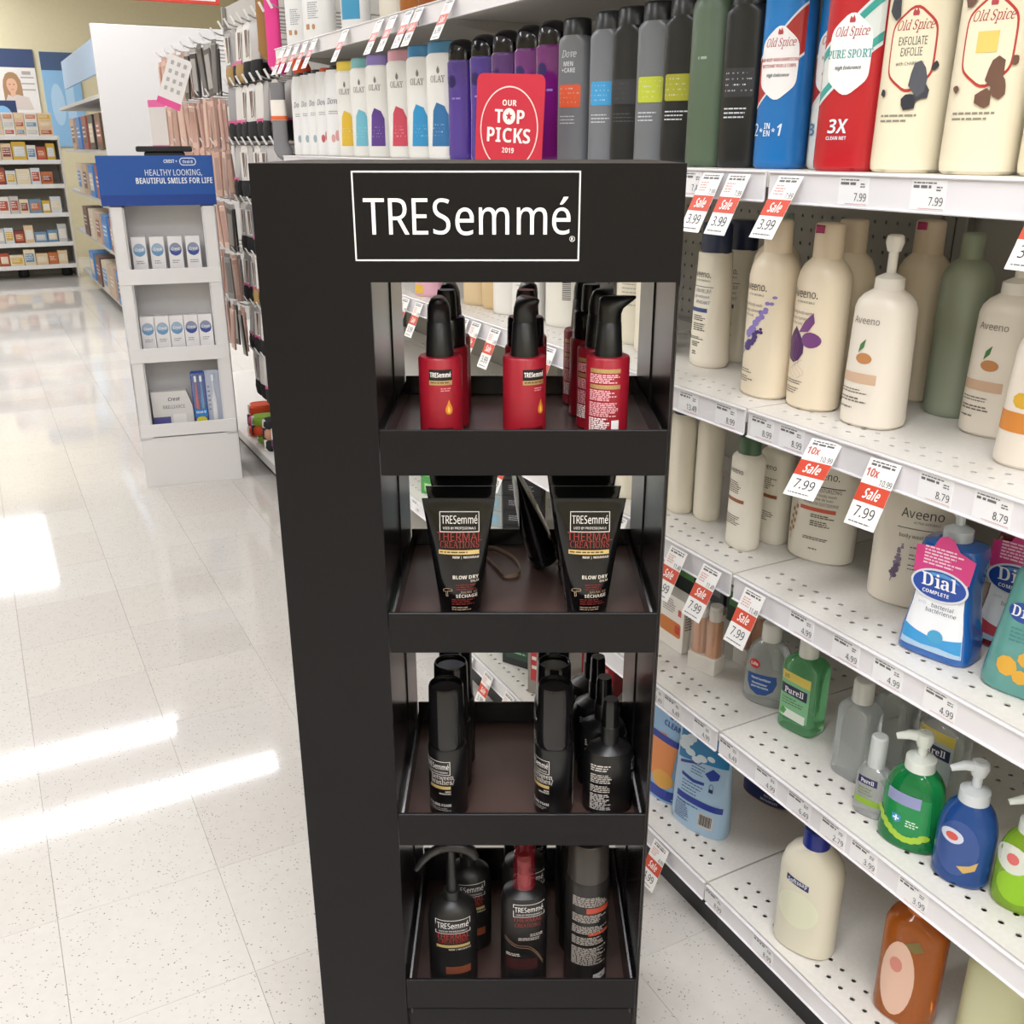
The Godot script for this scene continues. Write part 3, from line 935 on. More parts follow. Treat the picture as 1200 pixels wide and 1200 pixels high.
func shelf_goods() -> void:
	var cream := mat("efe0c6", 0.32)
	var ivory := mat("ece4d2", 0.34)
	var whitep := mat("efedea", 0.3)
	var ink := mat("3b3532", 0.5)
	var navy := mat("27304f", 0.35)
	var g := "toiletry bottles on the shelving"
	var r
	var h := 1.0255
	# ---- fourth shelf up: cream wash bottles
	for k in 2:
		r = flask("body_wash_bottle", ["cream flat bottle with navy cap and blue stripe, next to the display edge", "cream flat bottle with navy cap standing behind the blue-striped one"][k], g, {"hw": 0.038, "hd": 0.03, "h": 0.2, "sh": 0.012, "nr": 0.03, "ch": 0.05, "cr": 0.0305, "cd": 0.024, "n": 2.4, "taper": 0.86}, ivory, navy, place(1.145 + 0.075 * k, h, 1.385 + 0.018 * k), -2)
		letters(r[0], [["Aveeno.", -0.002, 0.158, 0.0105, 0, 0, 0.9], ["ACTIVE NATURALS", 0.004, 0.151, 0.003, 0, 0]], r[1], ink)
		lab(r[0], "blue_stripe", [rectp(-0.029, 0.1415, 0.026, 0.1425), rectp(-0.024, 0.098, 0.02, 0.105)], r[1], mat("34497c", 0.45), 0.0004, 8)
		letters(r[0], [["SKIN RELIEF", 0.024, 0.132, 0.0058, 1, 0, 0.9], ["gel nettoyant", 0.022, 0.123, 0.0045, 1, 0], ["APAISANT", 0.024, 0.1125, 0.0055, 1, 0]], r[1], mat("55628a", 0.5)).name = "blue_lettering"
		fine_print(r[0], r[1], ink, [[-0.012, 0.02, 0.092, 3, 0.0036, 0.0018], [-0.012, 0.02, 0.078, 4, 0.0036, 0.0018], [-0.025, 0.02, 0.054, 2, 0.003, 0.0015], [-0.014, 0.01, 0.045, 3, 0.0032, 0.0016], [-0.012, 0.0, 0.028, 2, 0.004, 0.002]])
	var wash := {"hw": 0.043, "hd": 0.034, "h": 0.222, "sh": 0.035, "nr": 0.021, "ch": 0.048, "cr": 0.0235, "cd": 0.02, "n": 2.15}
	r = flask("body_wash_bottle", "cream body wash bottle printed with lavender sprigs", g, wash, cream, mat("e9d6bb", 0.3), place(1.082, h, 1.165), -4)
	part(r[0], "thumb_tab", bx(Vector3(0, 0.263, 0.0195), Vector3(0.016, 0.009, 0.004), 0.0015), mat("8a79b0", 0.35))
	letters(r[0], [["Aveeno.", -0.004, 0.166, 0.0118, 0, 0, 0.9], ["ACTIVE NATURALS", 0.0, 0.158, 0.0032, 0, 0]], r[1], ink)
	letters(r[0], [["stress relief body wash", 0.016, 0.142, 0.0042, 1, 0], ["lavage corps apaisant", 0.014, 0.1335, 0.0042, 1, 0], ["for the body", 0.0, 0.126, 0.0038, 1, 0]], r[1], mat("6b625c", 0.5)).name = "small_lettering"
	sprig(r[0], r[1], -0.034, 0.056, 0.066, 0.1, "8f7fc4", "4a3478")
	fine_print(r[0], r[1], mat("6b625c", 0.5), [[-0.034, 0.012, 0.043, 2, 0.0036, 0.0014], [-0.034, 0.01, 0.032, 3, 0.0036, 0.0014]])
	r = flask("body_wash_bottle", "cream body wash bottle printed with a purple fig", g, wash, cream, mat("e9d6bb", 0.3), place(1.093, h, 1.072), -2)
	part(r[0], "thumb_tab", bx(Vector3(0, 0.262, 0.0195), Vector3(0.018, 0.011, 0.004), 0.002), mat("a8285e", 0.35))
	letters(r[0], [["Aveeno.", -0.004, 0.166, 0.0118, 0, 0, 0.9], ["ACTIVE NATURALS", 0.0, 0.158, 0.0032, 0, 0]], r[1], ink)
	letters(r[0], [["hydrating body wash", 0.016, 0.142, 0.0042, 1, 0], ["lavage corps hydratant", 0.014, 0.1335, 0.0042, 1, 0], ["for the body", 0.0, 0.126, 0.0038, 1, 0]], r[1], mat("6b625c", 0.5)).name = "small_lettering"
	var fig := lab(r[0], "fig_print", [pol([0, 0.024, 0.006, 0.016, 0.012, 0.006, 0.012, -0.005, 0.007, -0.014, 0, -0.018, -0.008, -0.015, -0.013, -0.006, -0.012, 0.006, -0.006, 0.015], 1.6, 1.3, -0.013, 0.092)], r[1], mat("4d2058", 0.4), 0.0004, 5, 2)
	var fs := geo()
	for k in 5:
		var x := -0.02 + 0.004 * k
		stroke(fs, PackedVector2Array([Vector2(-0.0115, 0.112), Vector2(x, 0.096), Vector2(lerpf(x, -0.012, 0.4), 0.077)]), 0.0007, r[1], 0.0006)
	part(fig, "fig_veins", fs, mat("84458a", 0.4))
	lab(r[0], "half_fig_print", [ell(0.0165, 0.106, 0.0155, 0.0115, 16), pol([-0.006, 0.115, 0.004, 0.132, 0.018, 0.146, 0.021, 0.132, 0.012, 0.118])], r[1], mat("7c4a83", 0.4), 0.0005, 5)
	var cu := geo()
	for k in 4:
		var pts := PackedVector2Array()
		for i in 9:
			pts.append(Vector2(-0.014 + 0.006 * k + 0.007 * sin(i * 0.9 + k), 0.075 - 0.0035 * i))
		stroke(cu, pts, 0.0004, r[1])
	part(r[0], "vine_print", cu, mat("b79aa0", 0.5))
	fine_print(r[0], r[1], mat("6b625c", 0.5), [[-0.034, 0.012, 0.043, 2, 0.0036, 0.0014], [-0.034, 0.01, 0.032, 3, 0.0036, 0.0014]])
	r = flask("body_wash_bottle", "cream wash bottle with pale mint cap behind the lavender bottle", g, wash, cream, mat("a9c6ad", 0.3), place(1.185, h, 1.275))
	r = flask("body_wash_bottle", "cream wash bottle half hidden between the lavender and fig bottles", g, wash, cream, mat("e5d3ba", 0.3), place(1.185, h, 1.115))
	r = flask("body_wash_bottle", "cream wash bottle with magenta tab behind the fig bottle", g, wash, cream, mat("e5d0b6", 0.3), place(1.27, h, 1.045))
	part(r[0], "thumb_tab", bx(Vector3(0, 0.262, 0.0195), Vector3(0.018, 0.011, 0.004), 0.002), mat("b32c62", 0.35))
	r = flask("body_wash_bottle", "pale mint bottle standing low behind the fig bottle", g, {"hw": 0.036, "hd": 0.03, "h": 0.13, "sh": 0.03, "nr": 0.018, "ch": 0.03, "cr": 0.018}, mat("cfd6c4", 0.35), mat("dfe0d4", 0.3), place(1.185, h, 1.035))
	for k in 2:
		r = flask("pump_lotion", ["white pump lotion bottle with green and orange print, third shelf from the top", "white pump lotion bottle with almond print behind the empty shelf stretch"][k], g, {"hw": 0.044, "hd": 0.038, "h": 0.19, "sh": 0.025, "nr": 0.02, "n": 2.5, "taper": 0.92}, mat("efe6d8", 0.32), whitep, place(1.098 + 0.11 * k, h, 0.958 - 0.115 * k), 10)
		pump(r[0], 0.19, 0.02, mat("ece6dc", 0.3), 200.0, 0.062)
		lab(r[0], "leaf_print", [pol([0, 0, 0.008, 0.008, 0.01, 0.02, 0.002, 0.012], 1, 1, -0.012, 0.105)], r[1], mat("4f7d4c", 0.45), 0.0005, 3)
		lab(r[0], "almond_print", [ell(-0.002, 0.098, 0.0125, 0.0075, 14)], r[1], mat("c88a58", 0.45), 0.0004, 4)
		lab(r[0], "tan_band", [rectp(-0.036, 0.063, 0.02, 0.077)], r[1], mat("d9b79a", 0.45), 0.0003, 8)
		letters(r[0], [["Aveeno", -0.006, 0.145, 0.009, 0, 0]], r[1], mat("8a807a", 0.5))
		fine_print(r[0], r[1], mat("7a706a", 0.5), [[-0.034, 0.014, 0.054, 2, 0.004, 0.0015], [-0.034, 0.01, 0.042, 2, 0.0042, 0.002], [-0.034, -0.005, 0.028, 1, 0.004, 0.002]])
	r = flask("body_wash_bottle", "tall sage green bottle at the back, right of the white pump", g, {"hw": 0.036, "hd": 0.03, "h": 0.225, "sh": 0.03, "nr": 0.016, "ch": 0.035, "cr": 0.016}, mat("98a08c", 0.4), mat("8c957f", 0.4), place(1.24, h, 0.945))
	r = flask("pump_lotion", "white bottle with yellow and orange print at right edge of the photo", g, {"hw": 0.042, "hd": 0.034, "h": 0.17, "sh": 0.03, "nr": 0.019, "ch": 0.03, "cr": 0.02, "taper": 0.85}, mat("ece2d4", 0.35), mat("d9d2c8", 0.35), place(1.12, h, 0.725), 12)
	lab(r[0], "orange_band", [rectp(-0.036, 0.045, 0.012, 0.07)], r[1], mat("d98a3c", 0.45), 0.0004, 8)
	lab(r[0], "flower_print", [ell(-0.008, 0.085, 0.012, 0.01, 9)], r[1], mat("e0b03a", 0.45), 0.0005, 4)
	# ---- third shelf up: white bottles
	h = 0.7515
	for k in 4:
		r = flask("lotion_bottle_white", "ivory lotion bottle in the leaning row by the display, " + ["first", "second", "third", "fourth"][k] + " from the left", "leaning ivory bottles", {"hw": 0.027, "hd": 0.022, "h": 0.19, "sh": 0.02, "nr": 0.018, "ch": 0.02, "cr": 0.019, "n": 2.6, "cat": "bottle"}, ivory, navy, place(1.06 + 0.02 * k, h, 1.50 - 0.0565 * k), -12)
	var slim := {"hw": 0.031, "hd": 0.024, "h": 0.168, "sh": 0.012, "nr": 0.02, "ch": 0.03, "cr": 0.021, "cd": 0.018, "n": 2.6, "taper": 0.97}
	for k in 2:
		r = flask("lotion_bottle_white", ["slim ivory bottle with dark green cap beside the oval one", "slim ivory bottle turned to its brown printed back, behind the green capped one"][k], g, slim, mat("efe9da", 0.32), mat("4d6a4f" if k == 0 else "e8e2d4", 0.35), place(1.087 + 0.062 * k, h, 1.192 - 0.004 * k), -6 + 10 * k)
		letters(r[0], [["Aveeno", -0.003, 0.135, 0.009, 0, 0]], r[1], ink)
		fine_print(r[0], r[1], mat("6a5a4a", 0.5), [[-0.022, 0.02, 0.12, 6, 0.0036, 0.0016], [-0.022, 0.02, 0.06, 5, 0.0036, 0.0016]])
		lab(r[0], "brown_band", [rectp(-0.022, 0.085, 0.022, 0.091)], r[1], mat("9a5a3a", 0.5), 0.0004, 8)
	r = flask("body_wash_oval", "wide oval ivory bottle with orange stripe and oat sprig", g, {"hw": 0.056, "hd": 0.034, "h": 0.19, "sh": 0.05, "nr": 0.02, "ch": 0.02, "cr": 0.021, "n": 2.2, "cat": "bottle"}, mat("eee8da", 0.32), whitep, place(1.17, h, 1.092), 22)
	letters(r[0], [["Aveeno.", 0.004, 0.146, 0.012, 0, 0, 0.9], ["DAILY MOISTURIZING", 0.004, 0.125, 0.0058, 0, 0, 0.82], ["yogurt body wash", 0.006, 0.117, 0.0042, 0, 0], ["crème de bain", 0.006, 0.110, 0.0042, 0, 0], ["HYDRATION QUOTIDIENNE", 0.004, 0.1015, 0.005, 0, 0, 0.7]], r[1], mat("4a4440", 0.5))
	lab(r[0], "dark_rule", [rectp(-0.034, 0.1325, 0.04, 0.134)], r[1], ink, 0.0004, 8)
	lab(r[0], "orange_band", [rectp(-0.03, 0.09, 0.03, 0.0965)], r[1], mat("d9624a", 0.45), 0.0004, 8)
	var oat := geo()
	stroke(oat, PackedVector2Array([Vector2(-0.045, 0.03), Vector2(-0.043, 0.06), Vector2(-0.037, 0.098)]), 0.0007, r[1])
	for i in 8:
		decal(oat, ell(-0.044 + 0.0008 * i + (0.003 if i % 2 else -0.003), 0.045 + 0.0065 * i, 0.002, 0.0042, 8), r[1], 0.0005, 1)
	part(r[0], "oat_print", oat, mat("b58a62", 0.5))
	fine_print(r[0], r[1], mat("5a524c", 0.5), [[-0.01, 0.03, 0.085, 2, 0.0035, 0.0018], [-0.01, 0.03, 0.074, 3, 0.0035, 0.0018], [-0.02, 0.028, 0.045, 2, 0.003, 0.0015], [-0.008, 0.01, 0.026, 1, 0.004, 0.002]])
	r = flask("body_wash_oval", "large oval ivory bottle with lavender print, standing left of the blue foaming soap", g, {"hw": 0.06, "hd": 0.036, "h": 0.2, "sh": 0.05, "nr": 0.022, "ch": 0.025, "cr": 0.023, "n": 2.2, "cat": "bottle"}, mat("ece3d3", 0.34), whitep, place(1.165, h, 0.905), 28)
	letters(r[0], [["Aveeno", 0.01, 0.144, 0.0135, 0, 0, 0.95], ["ACTIVE NATURALS", 0.018, 0.136, 0.0032, 0, 0], ["body wash", 0.0, 0.113, 0.0055, 0, 0]], r[1], mat("4a4440", 0.5))
	lab(r[0], "dark_rule", [rectp(-0.022, 0.127, 0.044, 0.128)], r[1], ink, 0.0004, 8)
	sprig(r[0], r[1], -0.022, 0.04, 0.01, 0.06, "8f8298", "6d5f78")
	fine_print(r[0], r[1], mat("6a625c", 0.5), [[0.0, 0.04, 0.1, 1, 0.004, 0.002], [0.0, 0.036, 0.088, 2, 0.006, 0.0016], [0.0, 0.036, 0.072, 2, 0.006, 0.0016]])
	foaming_soap("blue foaming hand soap with white and pink label", place(1.075, h, 0.772), "1f5fae", 14)
	foaming_soap("dark red foaming hand soap with pink label behind the blue one", place(1.178, h, 0.735), "6e1420", 14)
	r = flask("hand_soap", "teal clear hand soap bottle with blue oval logo, at the right edge", g, {"hw": 0.048, "hd": 0.032, "h": 0.165, "sh": 0.02, "nr": 0.024, "n": 2.6, "taper": 0.62, "cat": "soap bottle"}, mat("7fc4bd", 0.05, 0.0, {"glass": 0.55}), whitep, place(1.085, h, 0.655), 16)
	pump(r[0], 0.165, 0.016, mat("e6e9e8", 0.25), 200.0, 0.045)
	var ov := lab(r[0], "logo_oval", [ell(-0.004, 0.112, 0.021, 0.0125, 20)], r[1], mat("2c4fa0", 0.4), 0.0005, 6)
	letters(ov, [["Dial", -0.004, 0.106, 0.013, 0, 3, 0.9]], r[1], mat("f4f4f4", 0.4), 0.001)
	lab(r[0], "flower_print", [ell(-0.012, 0.04, 0.013, 0.014, 9), ell(0.012, 0.055, 0.013, 0.011, 9), ell(0.006, 0.03, 0.01, 0.01, 8)], r[1], mat("dfa93c", 0.45), 0.0005, 4)
	fine_print(r[0], r[1], mat("3f7f82", 0.5), [[-0.016, 0.016, 0.092, 4, 0.005, 0.002]])
	# ---- second shelf up: sanitizers and soaps
	h = 0.453
	toner_box("white and orange bath oil carton next to the display edge", place(1.12, h, 1.392), 0, false)
	toner_box("twin pack of clear orange bath oil bottles in a white tray", place(1.112, h, 1.29), 16, true)
	toner_box("orange bath oil twin pack half hidden behind the front one", place(1.2, h, 1.262), 10, true)
	var clear := mat("e8ecec", 0.03, 0.0, {"glass": 0.26})
	r = flask("sanitizer_bottle", "clear sanitizer bottle with round blue label and white cap", g, {"hw": 0.043, "hd": 0.026, "h": 0.125, "sh": 0.035, "nr": 0.017, "ch": 0.032, "cr": 0.018, "n": 2.4, "taper": 0.92}, clear, whitep, place(1.137, h, 1.148), 26)
	var bl := lab(r[0], "blue_label", [pol([-0.03, 0.06, 0.024, 0.064, 0.026, 0.05, 0.02, 0.034, 0.008, 0.024, -0.008, 0.021, -0.022, 0.028, -0.029, 0.042])], r[1], mat("1f4f93", 0.4), 0.0005, 8)
	letters(bl, [["Hand Sanitizer", -0.003, 0.0515, 0.0045, 0, 1, 0.85], ["Assainisseur", -0.005, 0.042, 0.0042, 0, 1, 0.85], ["pour les mains", -0.004, 0.0355, 0.0042, 0, 1, 0.8]], r[1], mat("e6eef6", 0.45), 0.0009)
	var rd := lab(r[0], "red_dot", [ell(-0.018, 0.08, 0.0105, 0.0088, 18)], r[1], mat("c8202c", 0.4), 0.0005, 4)
	letters(rd, [["Life", -0.018, 0.0772, 0.006, 0, 1]], r[1], mat("f6f2f2", 0.45), 0.0009)
	r = flask("sanitizer_bottle", "green clear sanitizer bottle with yellow strip on its label", g, {"hw": 0.036, "hd": 0.026, "h": 0.142, "sh": 0.02, "nr": 0.016, "ch": 0.034, "cr": 0.0165, "n": 4.5}, mat("8fe0a4", 0.04, 0.0, {"glass": 0.22}), mat("e9e9e4", 0.3), place(1.128, h, 1.05), 12)
	purell(r, 0.022, true)
	for k in 2:
		r = flask("sanitizer_bottle", ["tall clear unlabelled sanitizer bottle with white cap", "clear sanitizer bottle standing behind the tall unlabelled one"][k], g, {"hw": 0.031, "hd": 0.025, "h": 0.135, "sh": 0.018, "nr": 0.015, "ch": 0.036, "cr": 0.0165, "n": 4.0}, clear, mat("dcdcd8", 0.3), place(1.108 + 0.075 * k, h, 0.912 - 0.01 * k), 6)
	r = flask("sanitizer_spray", "small clear sanitizer spray with green label and frosted cap", g, {"hw": 0.024, "hd": 0.016, "h": 0.085, "sh": 0.014, "nr": 0.0115, "ch": 0.05, "cr": 0.0125, "n": 3.0}, clear, mat("dfe3e2", 0.3, 0.0, {"alpha": 0.75}), place(1.056, h, 0.828), 18)
	lab(r[0], "green_band", [rectp(-0.02, 0.022, 0.018, 0.032)], r[1], mat("8db32f", 0.45), 0.0005, 6)
	var pb := lab(r[0], "logo_plate", [rectp(-0.018, 0.056, 0.012, 0.068)], r[1], mat("2a2a55", 0.4), 0.0005, 4)
	letters(pb, [["Purell", -0.003, 0.0585, 0.0065, 0, 3, 0.75]], r[1], mat("f0f0f4", 0.45), 0.0009)
	fine_print(r[0], r[1], mat("7a8a5a", 0.5), [[-0.016, 0.01, 0.05, 3, 0.005, 0.002]])
	r = flask("sanitizer_bottle", "clear sanitizer pump bottle with yellow strip behind the green soap", g, {"hw": 0.036, "hd": 0.026, "h": 0.15, "sh": 0.02, "nr": 0.016, "n": 4.0}, clear, whitep, place(1.165, h, 0.80), 12)
	pump(r[0], 0.15, 0.017, mat("e4e4e0", 0.25), 180.0, 0.04)
	purell(r, 0.045, false)
	r = flask("hand_soap", "green antibacterial hand soap with white pump and lime print", g, {"hw": 0.044, "hd": 0.031, "h": 0.125, "sh": 0.04, "nr": 0.02, "n": 2.2, "taper": 0.95, "cat": "soap bottle"}, mat("25a35a", 0.06, 0.0, {"glass": 0.4}), whitep, place(1.058, h, 0.757), 20)
	pump(r[0], 0.125, 0.021, mat("dfe4dc", 0.25), -70.0, 0.047)
	lab(r[0], "front_label", [pol([-0.042, 0.09, 0.03, 0.09, 0.034, 0.035, 0.014, 0.02, -0.018, 0.026, -0.04, 0.06])], r[1], mat("1b8748", 0.3), 0.0004, 8)
	lab(r[0], "lilac_plate", [rectp(-0.03, 0.074, 0.018, 0.092)], r[1], mat("8f93bb", 0.4), 0.0007, 6)
	var lm := geo()
	for i in 9:
		var u := i / 8.0
		decal(lm, ell(-0.038 + 0.066 * u, 0.044 - 0.026 * sin(u * PI * 0.75) + 0.004 * u, 0.0075, 0.0055, 10), r[1], 0.0007 + 0.00002 * i, 2)
	part(r[0], "lime_print", lm, mat("a6c83c", 0.4))
	var bdg := lab(r[0], "badge", [pol([0, -0.008, 0.006, -0.004, 0.007, 0.005, 0, 0.007, -0.007, 0.005, -0.006, -0.004], 1, 1, -0.012, 0.05)], r[1], mat("3f8fb5", 0.4), 0.0008, 3)
	lab(bdg, "cross_print", [rectp(-0.0132, 0.0455, -0.0108, 0.0545), rectp(-0.0165, 0.0488, -0.0075, 0.0512)], r[1], mat("eef4f6", 0.4), 0.0011, 2)
	fine_print(r[0], r[1], mat("cfe8d4", 0.5), [[0.002, 0.02, 0.052, 3, 0.004, 0.002]])
	r = flask("hand_soap", "blue hand soap bottle with red flower print and clear pump", g, {"hw": 0.038, "hd": 0.03, "h": 0.125, "sh": 0.045, "nr": 0.019, "n": 2.2, "cat": "soap bottle"}, mat("2e5fae", 0.07, 0.0, {"glass": 0.55}), whitep, place(1.062, h, 0.672), 22)
	pump(r[0], 0.125, 0.02, mat("d3d8dc", 0.25), -60.0, 0.05)
	lab(r[0], "front_label", [ell(-0.004, 0.06, 0.028, 0.042, 20)], r[1], mat("34508f", 0.35), 0.0004, 8)
	lab(r[0], "white_dot", [ell(-0.012, 0.077, 0.0155, 0.011, 16)], r[1], mat("cdd3e2", 0.4), 0.0007, 5)
	lab(r[0], "red_dot", [ell(-0.012, 0.077, 0.0085, 0.006, 12)], r[1], mat("d0564c", 0.4), 0.001, 3)
	lab(r[0], "gold_print", [pol([0.0, 0.034, 0.016, 0.04, 0.025, 0.048, 0.023, 0.034, 0.01, 0.026])], r[1], mat("c9a660", 0.4), 0.0007, 5)
	r = flask("hand_soap", "lime green hand soap bottle at the right edge, second shelf up", g, {"hw": 0.035, "hd": 0.027, "h": 0.115, "sh": 0.045, "nr": 0.018, "n": 2.2, "cat": "soap bottle"}, mat("a4d13c", 0.07, 0.0, {"glass": 0.5}), whitep, place(1.085, h, 0.599), 22)
	pump(r[0], 0.115, 0.018, mat("dde2da", 0.25), -60.0, 0.046)
	lab(r[0], "white_label", [ell(-0.012, 0.078, 0.022, 0.02, 18)], r[1], mat("d8dcd0", 0.4), 0.0005, 6)
	lab(r[0], "red_dot", [ell(-0.012, 0.08, 0.008, 0.008, 12)], r[1], mat("d86a66", 0.4), 0.0008, 3)
	lab(r[0], "lime_label", [ell(0.0, 0.04, 0.027, 0.025, 18)], r[1], mat("8fc21e", 0.4), 0.0004, 8)
	# ---- bottom shelf: refills
	h = 0.1285
	refill_pouch("blue and orange soap refill pouch half hidden by the display", place(1.09, h, 1.375), 4, true)
	refill_pouch("pale blue soap refill pouch showing its printed back with blue sky", place(1.092, h, 1.245), 16, false)
	var lay := thing("refill_pouch", "navy and orange refill pouch lying at the back of the bottom shelf", "pouch", "soap refill pouches", place(1.27, h, 1.25), -78)
	var lpf := [[0, 0.055, 0.025, 2.3], [0.03, 0.056, 0.02, 2.3], [0.08, 0.053, 0.01, 2.5], [0.1, 0.052, 0.0015, 5]]
	part(lay, "body", loft(lpf, 24), mat("b5632c", 0.35))
	lab(lay, "navy_band", [rectp(-0.052, 0.002, 0.052, 0.028)], lpf, mat("26346c", 0.4), 0.0006, 8)
	letters(lay, [["RECHARGES", 0.02, 0.006, 0.005, 0, 1], ["REFILLS", 0.02, 0.015, 0.005, 0, 1]], lpf, mat("d8dcea", 0.45), 0.001)
	r = flask("soap_refill_bottle", "large pearly white soap refill bottle with blue cap", g, {"hw": 0.052, "hd": 0.036, "h": 0.205, "sh": 0.045, "nr": 0.021, "ch": 0.03, "cr": 0.022, "n": 2.4, "cat": "bottle"}, mat("e2dcc8", 0.22), mat("1f2f8c", 0.3), place(1.052, h, 0.915), 22)
	lab(r[0], "logo_plate", [pol([-0.03, 0.152, 0.01, 0.145, 0.01, 0.133, -0.03, 0.14])], r[1], mat("26315e", 0.4), 0.0005, 6)
	letters(r[0], [["Softsoap", -0.01, 0.1395, 0.008, 0, 1, 0.75]], r[1], mat("dfe3ef", 0.45), 0.001)
	lab(r[0], "pale_label", [ell(-0.006, 0.09, 0.036, 0.035, 20)], r[1], mat("dfe0c6", 0.4), 0.0004, 8)
	r = flask("soap_refill_bottle", "orange soap refill bottle with pale oval label", g, {"hw": 0.046, "hd": 0.034, "h": 0.2, "sh": 0.03, "nr": 0.02, "ch": 0.02, "cr": 0.02, "n": 2.6, "cat": "bottle"}, mat("c8702c", 0.1, 0.0, {"glass": 0.5}), mat("c06a30", 0.35), place(1.088, h, 0.735), 18)
	lab(r[0], "oval_label", [ell(-0.008, 0.085, 0.026, 0.07, 24)], r[1], mat("e0b9a4", 0.4), 0.0005, 8)
	lab(r[0], "red_print", [ell(-0.012, 0.11, 0.01, 0.014, 12)], r[1], mat("cf8474", 0.45), 0.0008, 4)
	lab(r[0], "leaf_print", [pol([-0.005, 0.155, 0.015, 0.17, 0.024, 0.155, 0.01, 0.145])], r[1], mat("7a6a34", 0.45), 0.0008, 4)
	for k in 2:
		r = flask("soap_refill_bottle", ["pale yellow-green soap refill bottle near the lower right corner", "pale lotion refill bottle behind the yellow-green one, lower right corner"][k], g, {"hw": 0.046, "hd": 0.034, "h": 0.19, "sh": 0.03, "nr": 0.02, "ch": 0.02, "cr": 0.02, "n": 2.4, "cat": "bottle"}, mat(["cfcfa8", "d6cfc0"][k], 0.3), mat("b8b48c", 0.35), place(1.13 + 0.07 * k, h, 0.62 - 0.11 * k), 18)
	top_row()

func foaming_soap(label: String, at: Vector3, color: String, turn: float) -> void:
	var t := thing("foaming_soap", label, "soap bottle", "foaming hand soaps", at, -90 + turn)
	var pf := [[0, 0.047, 0.031, 4.0], [0.004, 0.05, 0.034, 4.0], [0.03, 0.0485, 0.033, 4.0], [0.07, 0.0405, 0.0305, 4.0], [0.1, 0.0375, 0.030, 4.0], [0.125, 0.0385, 0.030, 4.0], [0.15, 0.0405, 0.030, 4.0], [0.16, 0.038, 0.028, 3.5], [0.165, 0.022, 0.02, 2.2]]
	part(t, "body", loft(pf, 40), mat(color, 0.06, 0.0, {"coat": 0.6}))
	pump(t, 0.164, 0.019, mat("dfe6ea", 0.12, 0.0, {"alpha": 0.72}), 150.0, 0.045)
	var wl := lab(t, "white_label", [pol([-0.033, 0.125, 0.033, 0.125, 0.032, 0.1, 0.034, 0.075, 0.038, 0.05, 0.042, 0.012, -0.042, 0.012, -0.038, 0.05, -0.034, 0.075, -0.032, 0.1])], pf, mat("eef0f4", 0.35), 0.0006, 16, 9)
	var pk := lab(t, "pink_label", [pol([-0.037, 0.118, 0.037, 0.118, 0.041, 0.152, 0.019, 0.16, 0.009, 0.174, 0.0, 0.177, -0.009, 0.173, -0.015, 0.159, -0.038, 0.156])], 0.0308, mat("d63f84", 0.35), 0.0012)
	fine_print(pk, 0.0308, mat("f4cfe0", 0.5), [[-0.026, 0.026, 0.158, 6, 0.0045, 0.0022]]).position.z = 0.001
	lab(t, "logo_ring", [ell(0.0, 0.107, 0.0385, 0.0225, 32)], 0.0308, mat("dfe2ea", 0.3), 0.0018)
	var ov := lab(t, "logo_oval", [ell(0.0, 0.107, 0.0355, 0.0198, 32)], 0.0308, mat("1f4aa4", 0.3), 0.0023)
	lab(ov, "light_arc", [pol([-0.024, 0.118, -0.012, 0.1235, 0.004, 0.125, 0.018, 0.122, 0.027, 0.116, 0.012, 0.1195, -0.006, 0.1195])], 0.0308, mat("5a9ad6", 0.3), 0.0026)
	letters(ov, [["Dial", 0.0, 0.1035, 0.0175, 0, 3, 0.95, -0.1], ["COMPLETE", -0.003, 0.0938, 0.0052, 0, 1, 1.0]], 0.0308, mat("f6f6f8", 0.35), 0.003)
	letters(wl, [["anti", -0.02, 0.0755, 0.005, 0, 0]], pf, mat("c6ccd8", 0.5), 0.0012).name = "pale_lettering"
	letters(wl, [["bacterial", 0.008, 0.0745, 0.0056, 0, 0], ["bactérienne", 0.007, 0.067, 0.0056, 0, 0]], pf, mat("5a6270", 0.5), 0.0012)
	fine_print(wl, pf, mat("7f95b8", 0.5), [[-0.018, 0.02, 0.061, 2, 0.004, 0.0018], [-0.022, 0.024, 0.05, 2, 0.004, 0.0018]])
	lab(wl, "water_print", [pol([-0.0415, 0.013, -0.04, 0.042, -0.02, 0.036, 0.005, 0.031, 0.039, 0.038, 0.0415, 0.013])], pf, mat("3f9bd6" if color == "1f5fae" else "c04a52", 0.35), 0.0010, 14, 4)
	lab(wl, "pale_water_print", [pol([-0.041, 0.013, -0.0405, 0.022, -0.01, 0.019, 0.012, 0.021, 0.0405, 0.018, 0.041, 0.013])], pf, mat("a9c9e2", 0.35), 0.0014, 14, 2)
	lab(wl, "round_seal", [ell(0.006, 0.035, 0.0105, 0.0095, 18)], pf, mat("4aa3cf", 0.35), 0.0018, 5)

